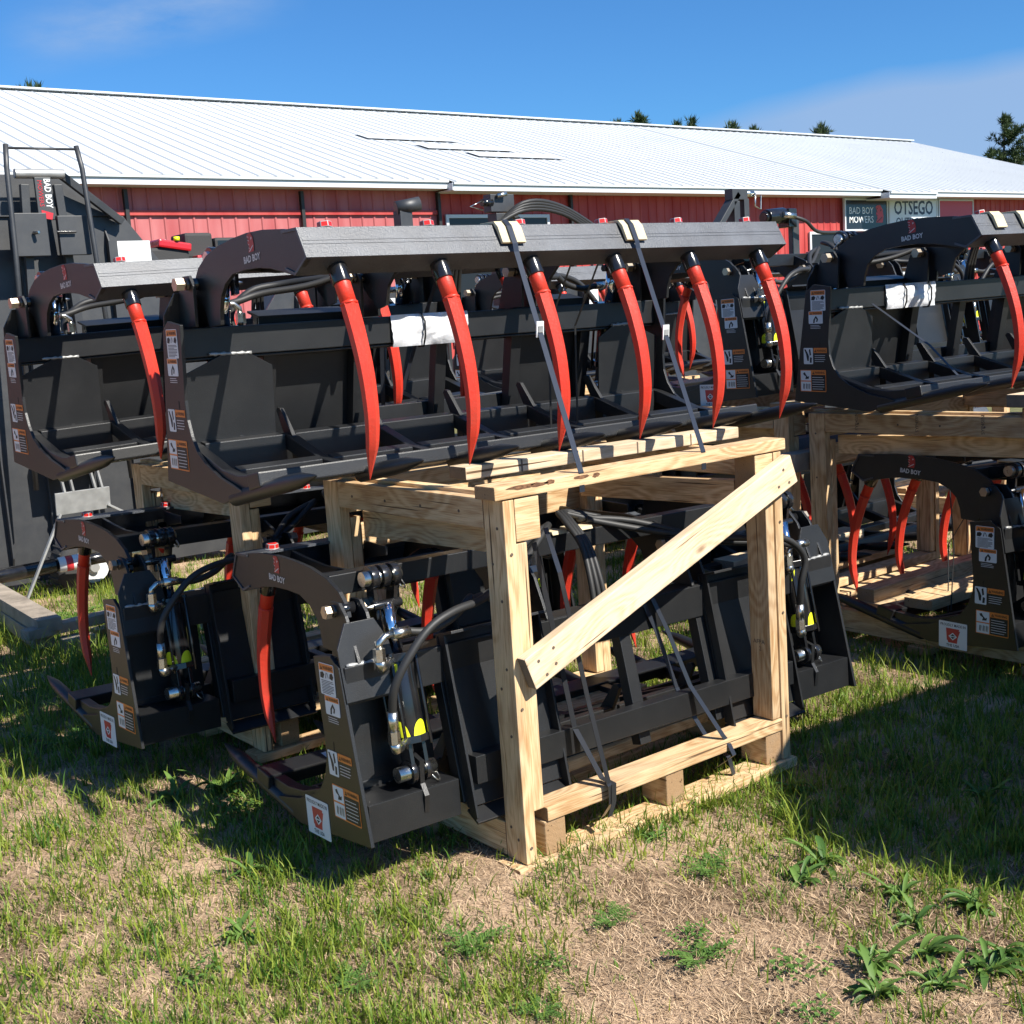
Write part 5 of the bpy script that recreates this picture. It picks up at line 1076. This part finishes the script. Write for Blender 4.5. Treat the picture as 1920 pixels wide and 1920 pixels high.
WEEDS = [  # x, y, kind, scale, label
 (2.22, 1.62, 0, 1.0, 'ragged leafy weed left of the lower right cluster, on bare sand'),
 (2.38, 1.43, 0, 1.1, 'large ragged weed on the bottom edge inside the lower right cluster'),
 (2.62, 1.60, 0, 1.0, 'leafy weed at the right edge above the lower right cluster'),
 (1.33, 2.45, 2, .8, 'feathery weed in the grass at the lower left'),
 (1.08, 2.75, 1, .9, 'low round-leaved clump at the left edge of the foreground'),
 (1.70, 2.15, 1, .7, 'tiny round-leaved clump in the centre of the foreground'),
 (2.30, 2.2, 2, .9, 'feathery weed on the sand near the shadow edge'),
 (2.55, 2.02, 0, 1.1, 'dark broad-leaved weed in the shade right of the nearest crate'),
 (2.42, 1.99, 0, .9, 'smaller dark weed touching the big shaded one right of the crate'),
 (2.53, 1.76, 0, .9, 'broad-leaved weed on the right, just outside the shadow edge'),
 (2.44, 1.66, 0, .8, 'broad-leaved weed below the one at the shadow edge'),
 (2.34, 1.56, 0, .95, 'broad-leaved weed near the lower right corner, upper of the cluster'),
 (2.13, 1.55, 0, 1.0, 'broad-leaved weed at the bottom, left of the lower right cluster'),
 (2.25, 1.47, 0, .9, 'low weed between the lower right cluster and the bottom edge'),
 (2.47, 1.44, 0, .9, 'broad-leaved weed at the right edge of the lower right cluster'),
 (2.08, 1.74, 1, .9, 'bright green clover-like clump right of centre near the bottom'),
 (1.98, 1.60, 1, .8, 'bright green round clump on the bottom edge right of centre'),
 (1.95, 1.92, 2, .9, 'feathery grey-green weed in the middle of the sandy foreground'),
 (2.02, 1.98, 1, .8, 'flat green clump behind the feathery weed in the foreground'),
 (1.62, 2.36, 2, .9, 'feathery weed left of centre on the sand'),
 (1.57, 2.04, 2, .7, 'small feathery weed at the bottom near the centre'),
 (1.24, 2.87, 0, .9, 'leafy rosette in the sunny grass at lower left'),
 (1.42, 3.17, 0, .9, 'upright leafy weed at the edge of the shadow below the low grapple'),
 (1.60, 3.62, 1, 1.3, 'bright clover patch sunlit inside the shadow at left'),
 (1.66, 3.86, 0, 1.3, 'tall leafy weed behind the sunlit clover patch'),
 (1.50, 3.9, 0, 1.1, 'dark leafy weed in the shade left of the clover patch'),
 (1.45, 4.9, 2, 1.5, 'feathery dark clump under the far left tine'),
 (1.90, 2.87, 1, .7, 'small trefoil weed by the foot of the nearest crate post'),
 (2.35, 2.46, 0, .6, 'small weed against the bottom board of the nearest crate'),
 (2.96, 2.45, 0, .9, 'grassy weed at the right end of the nearest crate base'),
 (1.94, 2.2, 2, .7, 'tiny feathery weed on bare sand in front of the crate'),
 (3.3, 2.0, 0, 1.0, 'leafy weed in the shaded grass at the right edge'),
 (2.1, 6.9, 2, 2.6, 'tall feathery weed beside the weathered skid'),
 (1.87, 3.9, 0, 1.0, 'weed at the foot of the second crate post'),
]
for i, (x, y, k, s, lb) in enumerate(WEEDS):
    o = bpy.data.objects.new('weed', WM[k][i % 3]); COL.objects.link(o); o.location = (x, y, float(gz(np.float64(x), np.float64(y)))+.004); o.scale = (s, s, s); o.rotation_euler = (0, 0, i*1.7)
    tag(o, lb, 'weed', 'weeds in the yard')
